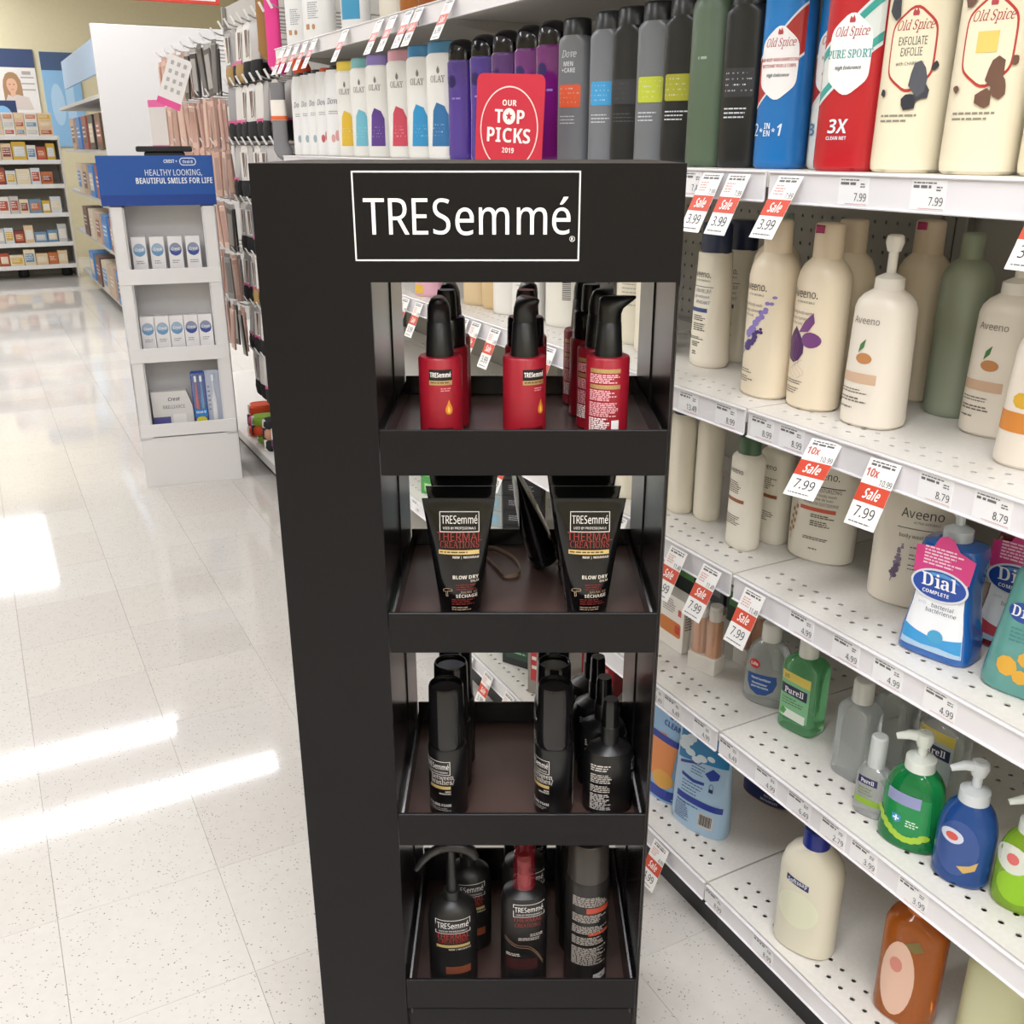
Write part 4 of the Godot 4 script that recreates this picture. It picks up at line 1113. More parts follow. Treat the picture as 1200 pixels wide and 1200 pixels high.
func purell(r: Array, base: float, leaf: bool) -> void:
	var pf = r[1]
	var l := lab(r[0], "label_back", [rectp(-0.031, base + 0.004, 0.026, base + 0.09)], pf, mat("7fb98a" if leaf else "b9c0be", 0.35), 0.0004, 8)
	var y := lab(l, "yellow_strip", [pol([-0.029, base + 0.092, 0.026, base + 0.089, 0.026, base + 0.072, -0.029, base + 0.076])], pf, mat("d8c25e", 0.4), 0.0008, 6)
	letters(l, [["25", -0.02, base + 0.079, 0.007, 0, 1]], pf, mat("8a7a2c", 0.5), 0.0012)
	var p := lab(l, "logo_plate", [pol([-0.029, base + 0.068, 0.022, base + 0.065, 0.022, base + 0.046, -0.029, base + 0.05])], pf, mat("2a2a48", 0.4), 0.0008, 6)
	letters(l, [["Purell", -0.003, base + 0.0515, 0.0105, 0, 3, 0.85]], pf, mat("f2f2f6", 0.45), 0.0012).name = "logo_lettering"
	fine_print(l, pf, mat("4c6a54", 0.5), [[-0.026, 0.016, base + 0.042, 3, 0.005, 0.002]])
	if leaf:
		lab(l, "white_plate", [pol([-0.024, base + 0.022, 0.022, base + 0.018, 0.022, base + 0.002, -0.024, base + 0.006])], pf, mat("dfe6dc", 0.4), 0.0008, 6)
		lab(l, "leaf_print", [pol([-0.028, base + 0.012, -0.022, base + 0.024, -0.014, base + 0.018, -0.019, base + 0.008])], pf, mat("4f9a46", 0.4), 0.0012, 3)

func toner_box(label: String, at: Vector3, turn: float, window: bool) -> void:
	var t := thing("bath_oil_pack", label, "package", "bath oil packs", at, -90 + turn)
	var cardm := mat("e9e4dc", 0.5)
	if window:
		part(t, "tray", bx(Vector3(0, 0.0175, 0), Vector3(0.062, 0.035, 0.034), 0.001), cardm)
		for x in [-0.0152, 0.0152]:
			var b := part(t, "bottle", loft([[0.004, 0.0138, 0.0138, 3], [0.104, 0.0138, 0.0138, 3], [0.11, 0.0118, 0.0118]], 18), mat("cf8a58", 0.12, 0.0, {"coat": 0.8}))
			b.position = Vector3(x, 0.0, 0.0)
			part(b, "cap", loft([[0.11, 0.0125, 0.0125], [0.14, 0.0122, 0.0122]], 18), mat("e6e2dd", 0.35))
		part(t, "film_wrap", loft([[0.034, 0.0305, 0.0165, 8], [0.135, 0.0305, 0.0165, 8]], 24), mat("f4e6da", 0.06, 0.0, {"alpha": 0.16}))
		var sw := geo()
		for k in 3:
			stroke(sw, PackedVector2Array([Vector2(-0.01 + 0.008 * k, 0.004), Vector2(0.004 + 0.006 * k, 0.012), Vector2(0.012 + 0.005 * k, 0.024), Vector2(0.01 + 0.006 * k, 0.032)]), 0.0006, 0.017, 0.0005)
		part(t, "swirl_print", sw, mat("cfc9c2", 0.5))
	else:
		part(t, "carton", bx(Vector3(0, 0.057, 0), Vector3(0.075, 0.114, 0.032), 0.001), cardm)
		lab(t, "orange_panel", [rrect(-0.036, 0.03, 0.03, 0.062, 0.006)], 0.016, mat("c8742e", 0.4), 0.0004)
		lab(t, "red_mark", [rectp(0.02, 0.078, 0.029, 0.092), rrect(0.012, 0.038, 0.027, 0.056, 0.002)], 0.016, mat("c0392e", 0.4), 0.0007)
		fine_print(t, 0.016, mat("7a726c", 0.5), [[-0.03, 0.015, 0.105, 6, 0.005, 0.0018]])
		var sd := geo()
		dashes(sd, 0.0375, -0.012, 0.012, 0.09, 7, 0.006, 0.0022)
		var so := part(t, "side_print", sd, mat("7a6a60", 0.5))
		so.rotation_degrees.y = 90

func refill_pouch(label: String, at: Vector3, turn: float, front: bool) -> void:
	var t := thing("refill_pouch", label, "pouch", "soap refill pouches", at, -90 + turn)
	var pf := [[0, 0.062, 0.030, 2.4], [0.012, 0.064, 0.032, 2.4], [0.06, 0.064, 0.027, 2.4], [0.13, 0.062, 0.016, 2.6], [0.185, 0.061, 0.006, 3.5], [0.2, 0.061, 0.0016, 8], [0.222, 0.061, 0.0012, 8]]
	part(t, "body", loft(pf, 32), mat("a9c6df" if not front else "8fb5d8", 0.28))
	if front:
		lab(t, "orange_print", [pol([-0.058, 0.055, 0.05, 0.05, 0.054, 0.13, 0.02, 0.15, -0.04, 0.14])], pf, mat("dd8a52", 0.4), 0.0006, 8, 3)
		lab(t, "slice_print", [ell(0.03, 0.052, 0.026, 0.02, 18)], pf, mat("dba24e", 0.4), 0.0010, 5)
		for q in [pol([-0.06, 0.012, 0.06, 0.006, 0.06, 0.03, -0.06, 0.036]), rectp(-0.06, 0.132, 0.06, 0.146)]:
			lab(t, "navy_band", [q], pf, mat("2a3f98", 0.4), 0.0010, 12, 2)
		letters(t, [["& A", 0.035, 0.185, 0.012, 0, 1], ["CLEAN", 0.035, 0.167, 0.012, 0, 1]], pf, mat("31549c", 0.45), 0.001)
		return
	var sky := lab(t, "sky_print", [pol([-0.055, 0.14, 0.058, 0.158, 0.058, 0.215, -0.055, 0.215])], pf, mat("2f7fb4", 0.35), 0.0006, 8, 3)
	var cl := geo()
	for c in [[-0.04, 0.18, 0.016], [-0.03, 0.188, 0.012], [-0.045, 0.168, 0.014], [-0.028, 0.16, 0.012], [0.0, 0.158, 0.012], [0.02, 0.165, 0.009], [-0.012, 0.151, 0.011]]:
		decal(cl, ell(c[0], c[1], c[2], c[2] * 0.6, 11), pf, 0.001, 3)
	part(sky, "cloud_print", cl, mat("d6e4ee", 0.4))
	var nv := mat("2a3f98", 0.4)
	for q in [pol([-0.048, 0.13, 0.0, 0.146, 0.0, 0.152, -0.048, 0.136]), pol([-0.04, 0.108, -0.01, 0.103, 0.014, 0.107, 0.014, 0.113, -0.01, 0.11, -0.04, 0.115]), rectp(-0.045, 0.06, 0.058, 0.073)]:
		lab(t, "navy_band", [q], pf, nv, 0.0008, 10, 2)
	lab(t, "navy_diamond", [pol([0.012, 0.132, 0.028, 0.148, 0.044, 0.142, 0.042, 0.13, 0.026, 0.122])], pf, nv, 0.0009, 4)
	var bt := geo()
	stroke(bt, pol([0.026, 0.099, 0.034, 0.099, 0.034, 0.112, 0.032, 0.116, 0.028, 0.116, 0.026, 0.112]), 0.001, pf, 0.0008, true)
	decal(bt, rectp(0.0265, 0.099, 0.0335, 0.106), pf, 0.0009, 1)
	part(t, "bottle_icon", bt, mat("2a3560", 0.4))
	fine_print(t, pf, mat("3c4f86", 0.5), [[-0.02, 0.012, 0.142, 4, 0.006, 0.0018], [-0.036, 0.014, 0.1, 5, 0.0068, 0.002], [-0.044, 0.036, 0.055, 1, 0.004, 0.0024], [-0.046, -0.006, 0.048, 8, 0.0042, 0.0018]])
	letters(t, [["Softsoap", -0.03, 0.0505, 0.004, 0, 1]], pf, mat("3c4f86", 0.5))
	var bc := lab(t, "barcode_patch", [rectp(0.012, 0.02, 0.044, 0.05)], pf, mat("cfc6c0", 0.5), 0.0007, 5)
	var bars := geo()
	for i in 14:
		decal(bars, rectp(0.015 + 0.0019 * i, 0.024, 0.0158 + 0.0019 * i + 0.0004 * (i % 3), 0.047), pf, 0.001, 1)
	part(bc, "barcode", bars, mat("4a4644", 0.5))

func old_spice(label: String, at: Vector3, turn: float, base: String, top: String, slash: String, lines: Array, accent: String, foot: Array, trim := "", hw := 0.044) -> void:
	var r := flask("body_wash_flask", label, "hexagon label body washes", {"hw": hw, "hd": 0.028, "h": 0.265, "sh": 0.012, "nr": 0.03, "ch": 0.03, "cr": 0.034, "cd": 0.022, "n": 2.7, "taper": 0.96, "cat": "bottle"}, mat(base, 0.24), mat(top, 0.3), at, turn)
	var pf = r[1]
	var t: Node3D = r[0]
	var ew := hw * 0.87
	if slash != "":
		lab(t, "diagonal_panel", [pol([-ew, 0.085, ew, 0.155, ew, 0.215, -ew, 0.145])], pf, mat(slash, 0.3), 0.0004, 14, 6)
		lab(t, "upper_panel", [pol([-ew, 0.149, ew, 0.218, ew, 0.253, -ew, 0.253])], pf, mat(top, 0.25), 0.0004, 14, 6)
		lab(t, "diagonal_stripe", [pol([-ew, 0.081, ew, 0.151, ew, 0.155, -ew, 0.085]), pol([-ew, 0.145, ew, 0.215, ew, 0.219, -ew, 0.149])], pf, mat("d9dde0", 0.3), 0.0006, 14, 6)
		if trim != "":
			lab(t, "teal_stripe", [pol([-ew, 0.086, ew, 0.156, ew, 0.167, -ew, 0.097]), pol([-ew, 0.133, ew, 0.203, ew, 0.214, -ew, 0.144])], pf, mat(trim, 0.3), 0.0007, 14, 6)
	var dy := -0.010
	var hexa := pol([0, 0.1, 0.024, 0.118, 0.028, 0.128, 0.028, 0.172, 0.024, 0.183, 0.0, 0.203, -0.024, 0.183, -0.028, 0.172, -0.028, 0.128, -0.024, 0.118], 1, 1, 0, dy)
	if slash == "":
		lab(t, "red_frame", [soft(hexa)], pf, mat("b8372f", 0.4), 0.0005, 12, 4)
		var h2 := PackedVector2Array()
		for q in hexa:
			h2.append((q - Vector2(0, 0.1515 + dy)) * 0.93 + Vector2(0, 0.1515 + dy))
		hexa = h2
	hexa = soft(hexa)
	var hx := lab(t, "hexagon_label", [hexa], pf, mat("eceae8" if slash != "" else base, 0.35), 0.001, 12, 4)
	lab(hx, "ship_mark", [pol([-0.0035, 0.188, 0.0035, 0.188, 0.004, 0.191, 0.0015, 0.197, 0, 0.193, -0.0025, 0.196, -0.004, 0.191], 1, 1, 0, dy)], pf, mat("b04048", 0.4), 0.0014, 2)
	letters(hx, [["Old Spice", 0, 0.1725 + dy, 0.0105, 0, 2, 0.72, 0.25]], pf, mat("a83a42", 0.4), 0.0014).name = "script_lettering"
	for q in lines:
		q[2] += dy
	if lines.size() > 0:
		letters(hx, lines, pf, mat(accent, 0.4), 0.0014)
	else:
		lab(hx, "yellow_patch", [rectp(-0.013, 0.13, 0.01, 0.152)], pf, mat("e0c46a", 0.4), 0.0014)
	fine_print(hx, pf, mat("9aa0a4", 0.5), [[-0.016, 0.016, 0.1615, 1, 0.003, 0.001], [-0.012, 0.012, 0.114, 3, 0.0045, 0.0018]])
	if slash != "" or lines.size() > 0:
		letters(hx, [["High Endurance", 0, 0.1235, 0.0042, 0, 1, 0.8, 0.2]] if slash != "" else ([["with CHARCOAL", 0, 0.1235, 0.0036, 0, 0]] if lines.size() > 0 else []), pf, mat("2f2f33", 0.45), 0.0014).name = "dark_lettering"
	if foot.size() > 0:
		letters(t, foot, pf, mat("d7e4ee" if base != "dfe3dc" else "5a86a4", 0.4), 0.0009).name = "foot_lettering"
	if slash == "":
		for c in [[0.012, 0.108, 0.011, 0.02], [0.004, 0.082, 0.010, 0.011], [0.018, 0.095, 0.009, 0.013], [-0.03, 0.093, 0.004, 0.005], [0.03, 0.122, 0.004, 0.006], [-0.026, 0.19, 0.009, 0.016]]:
			var q := PackedVector2Array()
			for i in 9:
				var a := TAU * i / 9
				var k := rng.randf_range(0.7, 1.12)
				q.append(Vector2(c[0] + c[2] * k * cos(a), c[1] + c[3] * k * sin(a)))
			lab(t, "charcoal_print", [q], pf, mat(["3a3c44", "2c2e36", "50525a"][int(c[2] * 1000) % 3] if base == "e9dfc4" else "6a4a3a", 0.5), 0.0016 + 0.012 * c[2] + 0.003 * c[1], 5, 3)
		fine_print(t, pf, mat("8a8678", 0.5), [[-0.03, 0.02, 0.068, 2, 0.006, 0.0024]])

func top_row() -> void:
	var h := 1.3675
	var g := "bottles on the top visible shelf"
	var r
	# white rounded bottles far along
	for k in 5:
		r = flask("wash_bottle_white", "white rounded wash bottle next to the hosiery, " + ["farthest", "second farthest", "middle", "second nearest", "nearest"][k] + " of five", "white rounded wash bottles", {"hw": 0.05, "hd": 0.03, "h": 0.245, "sh": 0.06, "nr": 0.034, "ch": 0.012, "cr": 0.024, "n": 2.2, "cat": "bottle", "taper": 0.96}, mat("e9e9ea", 0.3), mat("2a2826" if k != 3 else "d8552a", 0.4), place(1.062, h, [3.47, 3.385, 3.30, 3.215, 3.115][k]), 34)
		letters(r[0], [["Dove", -0.004, 0.15, 0.016, 0, 2, 0.85, 0.2]], r[1], mat("5a5c66", 0.45))
		fine_print(r[0], r[1], mat("8a8c94", 0.5), [[-0.02, 0.02, 0.13, 2, 0.006, 0.002]])
		lab(r[0], "petal_print", [ell(0.01, 0.06, 0.008, 0.016, 12), ell(-0.006, 0.052, 0.008, 0.012, 12)], r[1], mat(["9fb0bc", "9fb0bc", "9fb0bc", "c05a62", "d8a0a0"][k], 0.45), 0.0005, 3)
	# straight white bottles with coloured caps and panels
	var ol := [["e2c64e", "d9b33c", 2.995], ["7fb9bd", "6fb6cc", 2.87], ["8a78b8", "5c3c8c", 2.745], ["d8a0ac", "c8485e", 2.585], ["3f86b4", "2f8fc4", 2.45], ["4f8ab0", "2f6fa4", 2.325]]
	for k in 6:
		r = flask("wash_bottle_capped", ["white wash bottle with yellow cap and gold panel", "white wash bottle with teal panel right of the yellow capped one", "white wash bottle with lilac cap and violet panel", "white wash bottle with pale pink cap and red panel", "white wash bottle with blue cap and sky blue panel", "white wash bottle with blue cap, nearest the purple bottles"][k], "white wash bottles with coloured caps", {"hw": 0.046, "hd": 0.03, "h": 0.235, "sh": 0.008, "nr": 0.036, "ch": 0.027, "cr": 0.042, "cd": 0.027, "n": 2.6, "cn": 2.6, "cat": "bottle"}, mat("e6e5e2", 0.3), mat(ol[k][0], 0.3), place(1.06, h, ol[k][2]), 32)
		letters(r[0], [["OLAY", -0.002, 0.172, 0.014, 0, 2, 0.8]], r[1], mat("5a5652", 0.45))
		lab(r[0], "drop_mark", [pol([0, 0.208, 0.004, 0.2, 0.004, 0.194, 0, 0.19, -0.004, 0.194, -0.004, 0.2])], r[1], mat("7a7672", 0.45), 0.0005, 2)
		lab(r[0], "color_panel", [pol([-0.022, 0.03, 0.026, 0.03, 0.026, 0.1, 0.016, 0.12, -0.006, 0.128, -0.016, 0.11])], r[1], mat(ol[k][1], 0.35), 0.0005, 6)
		fine_print(r[0], r[1], mat("dfe4e8", 0.5), [[-0.018, 0.022, 0.08, 4, 0.008, 0.003]])
	# violet bottles with black domed caps
	for k in 5:
		r = flask("violet_bottle", "glossy violet wash bottle with black domed cap, " + ["first", "second", "third", "fourth", "fifth"][k] + " from the left", "violet bottles with black caps", {"hw": 0.036, "hd": 0.026, "h": 0.215, "sh": 0.006, "nr": 0.031, "n": 2.5, "cat": "bottle", "waist": 0.95}, mat(["4b2f92", "43298c", "4f1f6e", "6a1c74", "6e1a70"][k], 0.12, 0.0, {"coat": 0.7}), mat("111013", 0.15), place(1.068, h, [2.245, 2.125, 2.02, 1.915, 1.825][k]), 32)
		part(r[0], "domed_cap", loft([[0.214, 0.033, 0.025, 2.4], [0.235, 0.0325, 0.0245, 2.4], [0.25, 0.029, 0.022, 2.3], [0.258, 0.019, 0.015, 2.2], [0.26, 0.008, 0.006, 2.0]], 24), mat("121014", 0.14))
		lab(r[0], "dark_mark", [ell(-0.014, 0.17, 0.011, 0.014, 12)], r[1], mat("2a1c5e", 0.3), 0.0005, 3)
		fine_print(r[0], r[1], mat("8f7cc8", 0.4), [[-0.014, 0.014, 0.136, 1, 0.006, 0.004]])
	# red promotion card clipped on the shelf edge
	var s := thing("promotion_card", "red rounded square card reading OUR TOP PICKS 2019 above the black display", "sign", "", place(0.94, 1.381, 1.778), -62)
	s.rotation_degrees.z = -3.0
	part(s, "card", prism(geo(), rrect(-0.0775, -0.03, 0.0775, 0.145, 0.014), -0.0012, 0.0), mat("c92a3f", 0.4))
	var rg := geo()
	stroke(rg, ell(0.0, 0.0485, 0.0655, 0.074, 48), 0.0026, 0.0, 0.0005, true)
	part(s, "ring_print", rg, mat("f1d9d4", 0.45))
	letters(s, [["OUR", 0, 0.089, 0.0105, 0, 1, 1.1], ["T", -0.024, 0.058, 0.0245, 0, 1, 1.1], ["P", 0.0265, 0.058, 0.0245, 0, 1, 1.1], ["PICKS", 0, 0.0235, 0.0265, 0, 1, 1.05], ["2019", 0, 0.005, 0.0095, 0, 1, 1.0]], 0.0, mat("f7efe9", 0.45))
	var o := lab(s, "letter_disc", [ell(0.0, 0.0705, 0.0145, 0.0145, 24)], 0.0, mat("f7efe9", 0.45), 0.0007)
	var star := PackedVector2Array()
	for i in 10:
		var rr := 0.0085 if i % 2 == 0 else 0.0036
		star.append(Vector2(sin(TAU * i / 10) * rr, 0.0705 + cos(TAU * i / 10) * rr))
	lab(o, "star_print", [star], 0.0, mat("c92a3f", 0.4), 0.0011)
	# dark and grey men's bottles
	var men := [["74777c", "1f2226", 1.742, "e0603a", "grey bottle with orange label band right of the red card"], ["73767c", "26292d", 1.63, "3f9ad0", "grey bottle with sky blue label patch"], ["1a1b1e", "151619", 1.557, "2e3034", "black bottle between the two grey ones"], ["6f7276", "1d2023", 1.481, "b9c23a", "grey bottle with yellow-green label patch"], ["17181a", "131416", 1.405, "9a9a28", "black bottle with yellow mark beside the sage bottle"], ["1b1c1d", "161718", 1.255, "2f2f32", "black bottle between the sage and bright blue bottles"]]
	for k in 6:
		var m = men[k]
		r = flask("mens_wash_bottle", m[4], "men's wash bottles", {"hw": 0.034, "hd": 0.026, "h": 0.225, "sh": 0.014, "nr": 0.027, "ch": 0.03, "cr": 0.029, "cd": 0.021, "n": 2.8, "cat": "bottle"}, mat(m[0], 0.32), mat(m[1], 0.3), place(1.07, h, m[2]), 30)
		lab(r[0], "label_patch", [rrect(-0.024, 0.1, 0.022, 0.14, 0.004)], r[1], mat(m[3], 0.4), 0.0005, 6)
		if k == 0:
			letters(r[0], [["Dove", -0.004, 0.187, 0.012, 0, 2, 0.8, 0.25], ["MEN", -0.004, 0.172, 0.008, 0, 1, 0.9], ["+CARE", -0.004, 0.161, 0.008, 0, 1, 0.9]], r[1], mat("d8dade", 0.45))
		fine_print(r[0], r[1], mat("c8ccd0" if m[0] != "1a1b1e" else "44464a", 0.5), [[-0.022, 0.02, 0.134, 4, 0.008, 0.002], [-0.022, 0.02, 0.085, 3, 0.006, 0.002]])
	r = flask("sage_bottle", "tall sage green cylindrical bottle left of the bright blue one", g, {"hw": 0.037, "hd": 0.035, "h": 0.255, "sh": 0.03, "nr": 0.02, "ch": 0.03, "cr": 0.02, "cat": "bottle"}, mat("52634f", 0.4), mat("55685a", 0.4), place(1.068, h, 1.328), 20)
	fine_print(r[0], r[1], mat("93a394", 0.5), [[-0.012, 0.012, 0.16, 1, 0.006, 0.004]])
	# hexagon-labelled washes
	old_spice("bright blue wash bottle with hexagon label reading 2 in 1", place(1.075, h, 1.172), 20, "1f6fb4", "1f78c0", "a9322f", [["HAIR+BODY WASH-SHAMPOOING", 0, 0.1535, 0.0044, 0, 1, 0.62], ["NETTOYANT POUR LE CORPS", 0, 0.1455, 0.0044, 0, 1, 0.64]], "a83a3a", [["2", -0.029, 0.045, 0.0165, 0, 0, 0.85], ["IN", -0.0095, 0.0545, 0.0082, 0, 1, 0.8], ["EN", -0.0095, 0.0445, 0.0082, 0, 1, 0.8], ["1", 0.0085, 0.045, 0.0165, 0, 1, 0.8, 0.15], ["*", -0.0195, 0.0465, 0.0085, 0, 1], ["*", 0.001, 0.0465, 0.0085, 0, 1]], "", 0.038)
	old_spice("white and blue wash bottle with hexagon label reading 3, behind the red one", place(1.115, h, 1.105), 20, "dfe3dc", "1f78c0", "a9322f", [["HAIR BODY FACE", 0, 0.1535, 0.005, 0, 1, 0.7], ["NETTOYANT", 0, 0.1455, 0.005, 0, 1, 0.7], ["CHEVEUX", 0, 0.1385, 0.005, 0, 1, 0.7]], "8a3a44", [["3", -0.026, 0.045, 0.0165, 0, 1]], "", 0.036)
	old_spice("red wash bottle with hexagon label reading PURE SPORT", place(1.055, h, 1.02), 20, "b5222a", "b5222a", "d5dad6", [["PURE SPORT", 0, 0.147, 0.0095, 0, 3, 0.72]], "3f9a98", [["3X", -0.006, 0.047, 0.0175, 0, 1, 0.95, 0.1], ["CLEAN NET", -0.006, 0.039, 0.0044, 0, 1, 0.9]], "3a9c92")
	old_spice("cream wash bottle with red hexagon outline and charcoal print", place(1.068, h, 0.932), 20, "e9dfc4", "d8cfb4", "", [["EXFOLIATE", 0, 0.156, 0.0088, 0, 0, 0.62], ["EXFOLIE", 0, 0.144, 0.0088, 0, 0, 0.62]], "4a4a44", [])
	old_spice("cream wash bottle with red hexagon outline and brown print, near the right edge", place(1.068, h, 0.825), 20, "e7ddc3", "d8cfb4", "", [], "c8a43c", [])
	old_spice("cream wash bottle cut by the right edge of the photo, top shelf", place(1.08, h, 0.728), 20, "e4d9bb", "d0c6a6", "", [], "4a4a44", [])
	# shelf above: only the feet of its bottles show
	h = 1.7005
	for k in 2:
		r = flask("wash_bottle_large", ["large white rounded bottle on the highest shelf, next to the pink sock", "large white rounded bottle on the highest shelf, second from the hosiery"][k], "white bottles on the highest shelf", {"hw": 0.056, "hd": 0.033, "h": 0.25, "sh": 0.06, "nr": 0.03, "ch": 0.015, "cr": 0.026, "n": 2.3, "cat": "bottle"}, mat("e9e9ea", 0.3), mat("cfcfd2", 0.4), place(1.065, h, [3.455, 3.265][k]), 36)
		fine_print(r[0], r[1], mat("9aa0a8", 0.5), [[-0.02, 0.02, 0.11, 8, 0.006, 0.0025]])
		lab(r[0], "seal_print", [rectp(-0.03, 0.035, -0.016, 0.05), ell(0.0, 0.042, 0.006, 0.008, 10)], r[1], mat("b98a62", 0.45), 0.0005, 3)
	for k in 5:
		r = flask("wash_bottle_mixed", ["white bottle with blue panel on the highest shelf", "pale cream bottle on the highest shelf, right of the blue panel one", "amber bottle foot on the highest shelf", "second amber bottle foot on the highest shelf", "dark purple bottle foot on the highest shelf"][k], "bottles on the highest shelf", {"hw": 0.046, "hd": 0.03, "h": 0.22, "sh": 0.03, "nr": 0.025, "ch": 0.03, "cr": 0.026, "n": 2.4, "cat": "bottle"}, mat(["e4e4e4", "d9d4c8", "9c5a22", "8c4a20", "4a2a55"][k], 0.25), mat("b9b9b6", 0.4), place(1.06, h, [2.92, 2.62, 2.48, 2.365, 2.22][k]), 30)
		if k == 0:
			lab(r[0], "blue_panel", [rectp(-0.03, 0.03, 0.034, 0.15)], r[1], mat("3f93bd", 0.35), 0.0005, 6)

# ------------------------------------------------------------------ price labels and sale tags on the shelf edges
func price_label(k: int, s: float, price: String, label: String) -> void:
	var t := thing("price_label", label, "price label", "price labels on the shelf edges", place(0.9951, SHELF[k] - 0.0385, s), -90)
	part(t, "card", bx(Vector3(0, 0.0172, 0), Vector3(0.05, 0.0345, 0.0004)), mat("efeeef", 0.45))
	var st := dashes(geo(), 0.0002, -0.022, 0.012, 0.031, 1, 0.003, 0.0016, 0.0003, 0.1)
	dashes(st, 0.0002, -0.022, 0.006, 0.0275, 1, 0.003, 0.0032, 0.0003, 0.1)
	dashes(st, 0.0002, 0.011, 0.02, 0.0265, 2, 0.0032, 0.0016, 0.0003, 0.2)
	part(t, "fine_print", st, mat("6e6a6c", 0.5))
	if price != "":
		letters(t, [[price, 0.022, 0.0052, 0.0092, 1, 0, 0.85]], 0.0002, mat("3c393b", 0.5), 0.0004)
	lab(t, "red_rule", [rectp(-0.012, 0.0012, 0.024, 0.0018)], 0.0002, mat("d08f8c", 0.5), 0.0003)

func sale_tag(k: int, s: float, sale: String, was: String, label: String, tilt := 24.0, twist := 0.0, extra := "") -> void:
	var t := thing("sale_tag", label, "sale tag", "sale tags on the shelf edges", place(0.9905, SHELF[k] - 0.006, s), -90)
	t.rotation_degrees = Vector3(-tilt, -90 + twist, 0)
	part(t, "card", bx(Vector3(0, -0.046, 0), Vector3(0.046, 0.092, 0.0004)), mat("f1efec", 0.45))
	var b := lab(t, "red_band", [rectp(-0.023, -0.059, 0.023, -0.035)], 0.0002, mat("cf4a33", 0.45), 0.0003)
	letters(b, [["Sale", -0.001, -0.054, 0.0145, 0, 1, 0.62, 0.2]], 0.0002, mat("fbf3ee", 0.45), 0.0006)
	var st := dashes(geo(), 0.0002, -0.018, 0.018, -0.003, 1, 0.003, 0.0018, 0.0003, 0.1)
	dashes(st, 0.0002, -0.018, 0.018, -0.0065, 1, 0.003, 0.003, 0.0003, 0.1)
	dashes(st, 0.0002, -0.018, 0.016, -0.0855, 1, 0.003, 0.0016, 0.0003, 0.1)
	part(t, "fine_print", st, mat("6e6a6c", 0.5))
	if extra == "":
		fine_print(t, 0.0002, mat("d9a49a", 0.5), [[-0.018, 0.002, -0.014, 4, 0.004, 0.0018]])
	letters(t, [[sale, 0.0, -0.079, 0.0138, 0, 0, 0.85]] + ([[was, 0.0215, -0.033, 0.0078, 1, 0, 0.72]] if was != "" else []), 0.0002, mat("201e1f", 0.5), 0.0005)
	if extra != "":
		letters(t, [[extra, -0.011, -0.0245, 0.0115, 0, 1, 0.75]], 0.0002, mat("c45a4a", 0.5), 0.0005).name = "red_lettering"

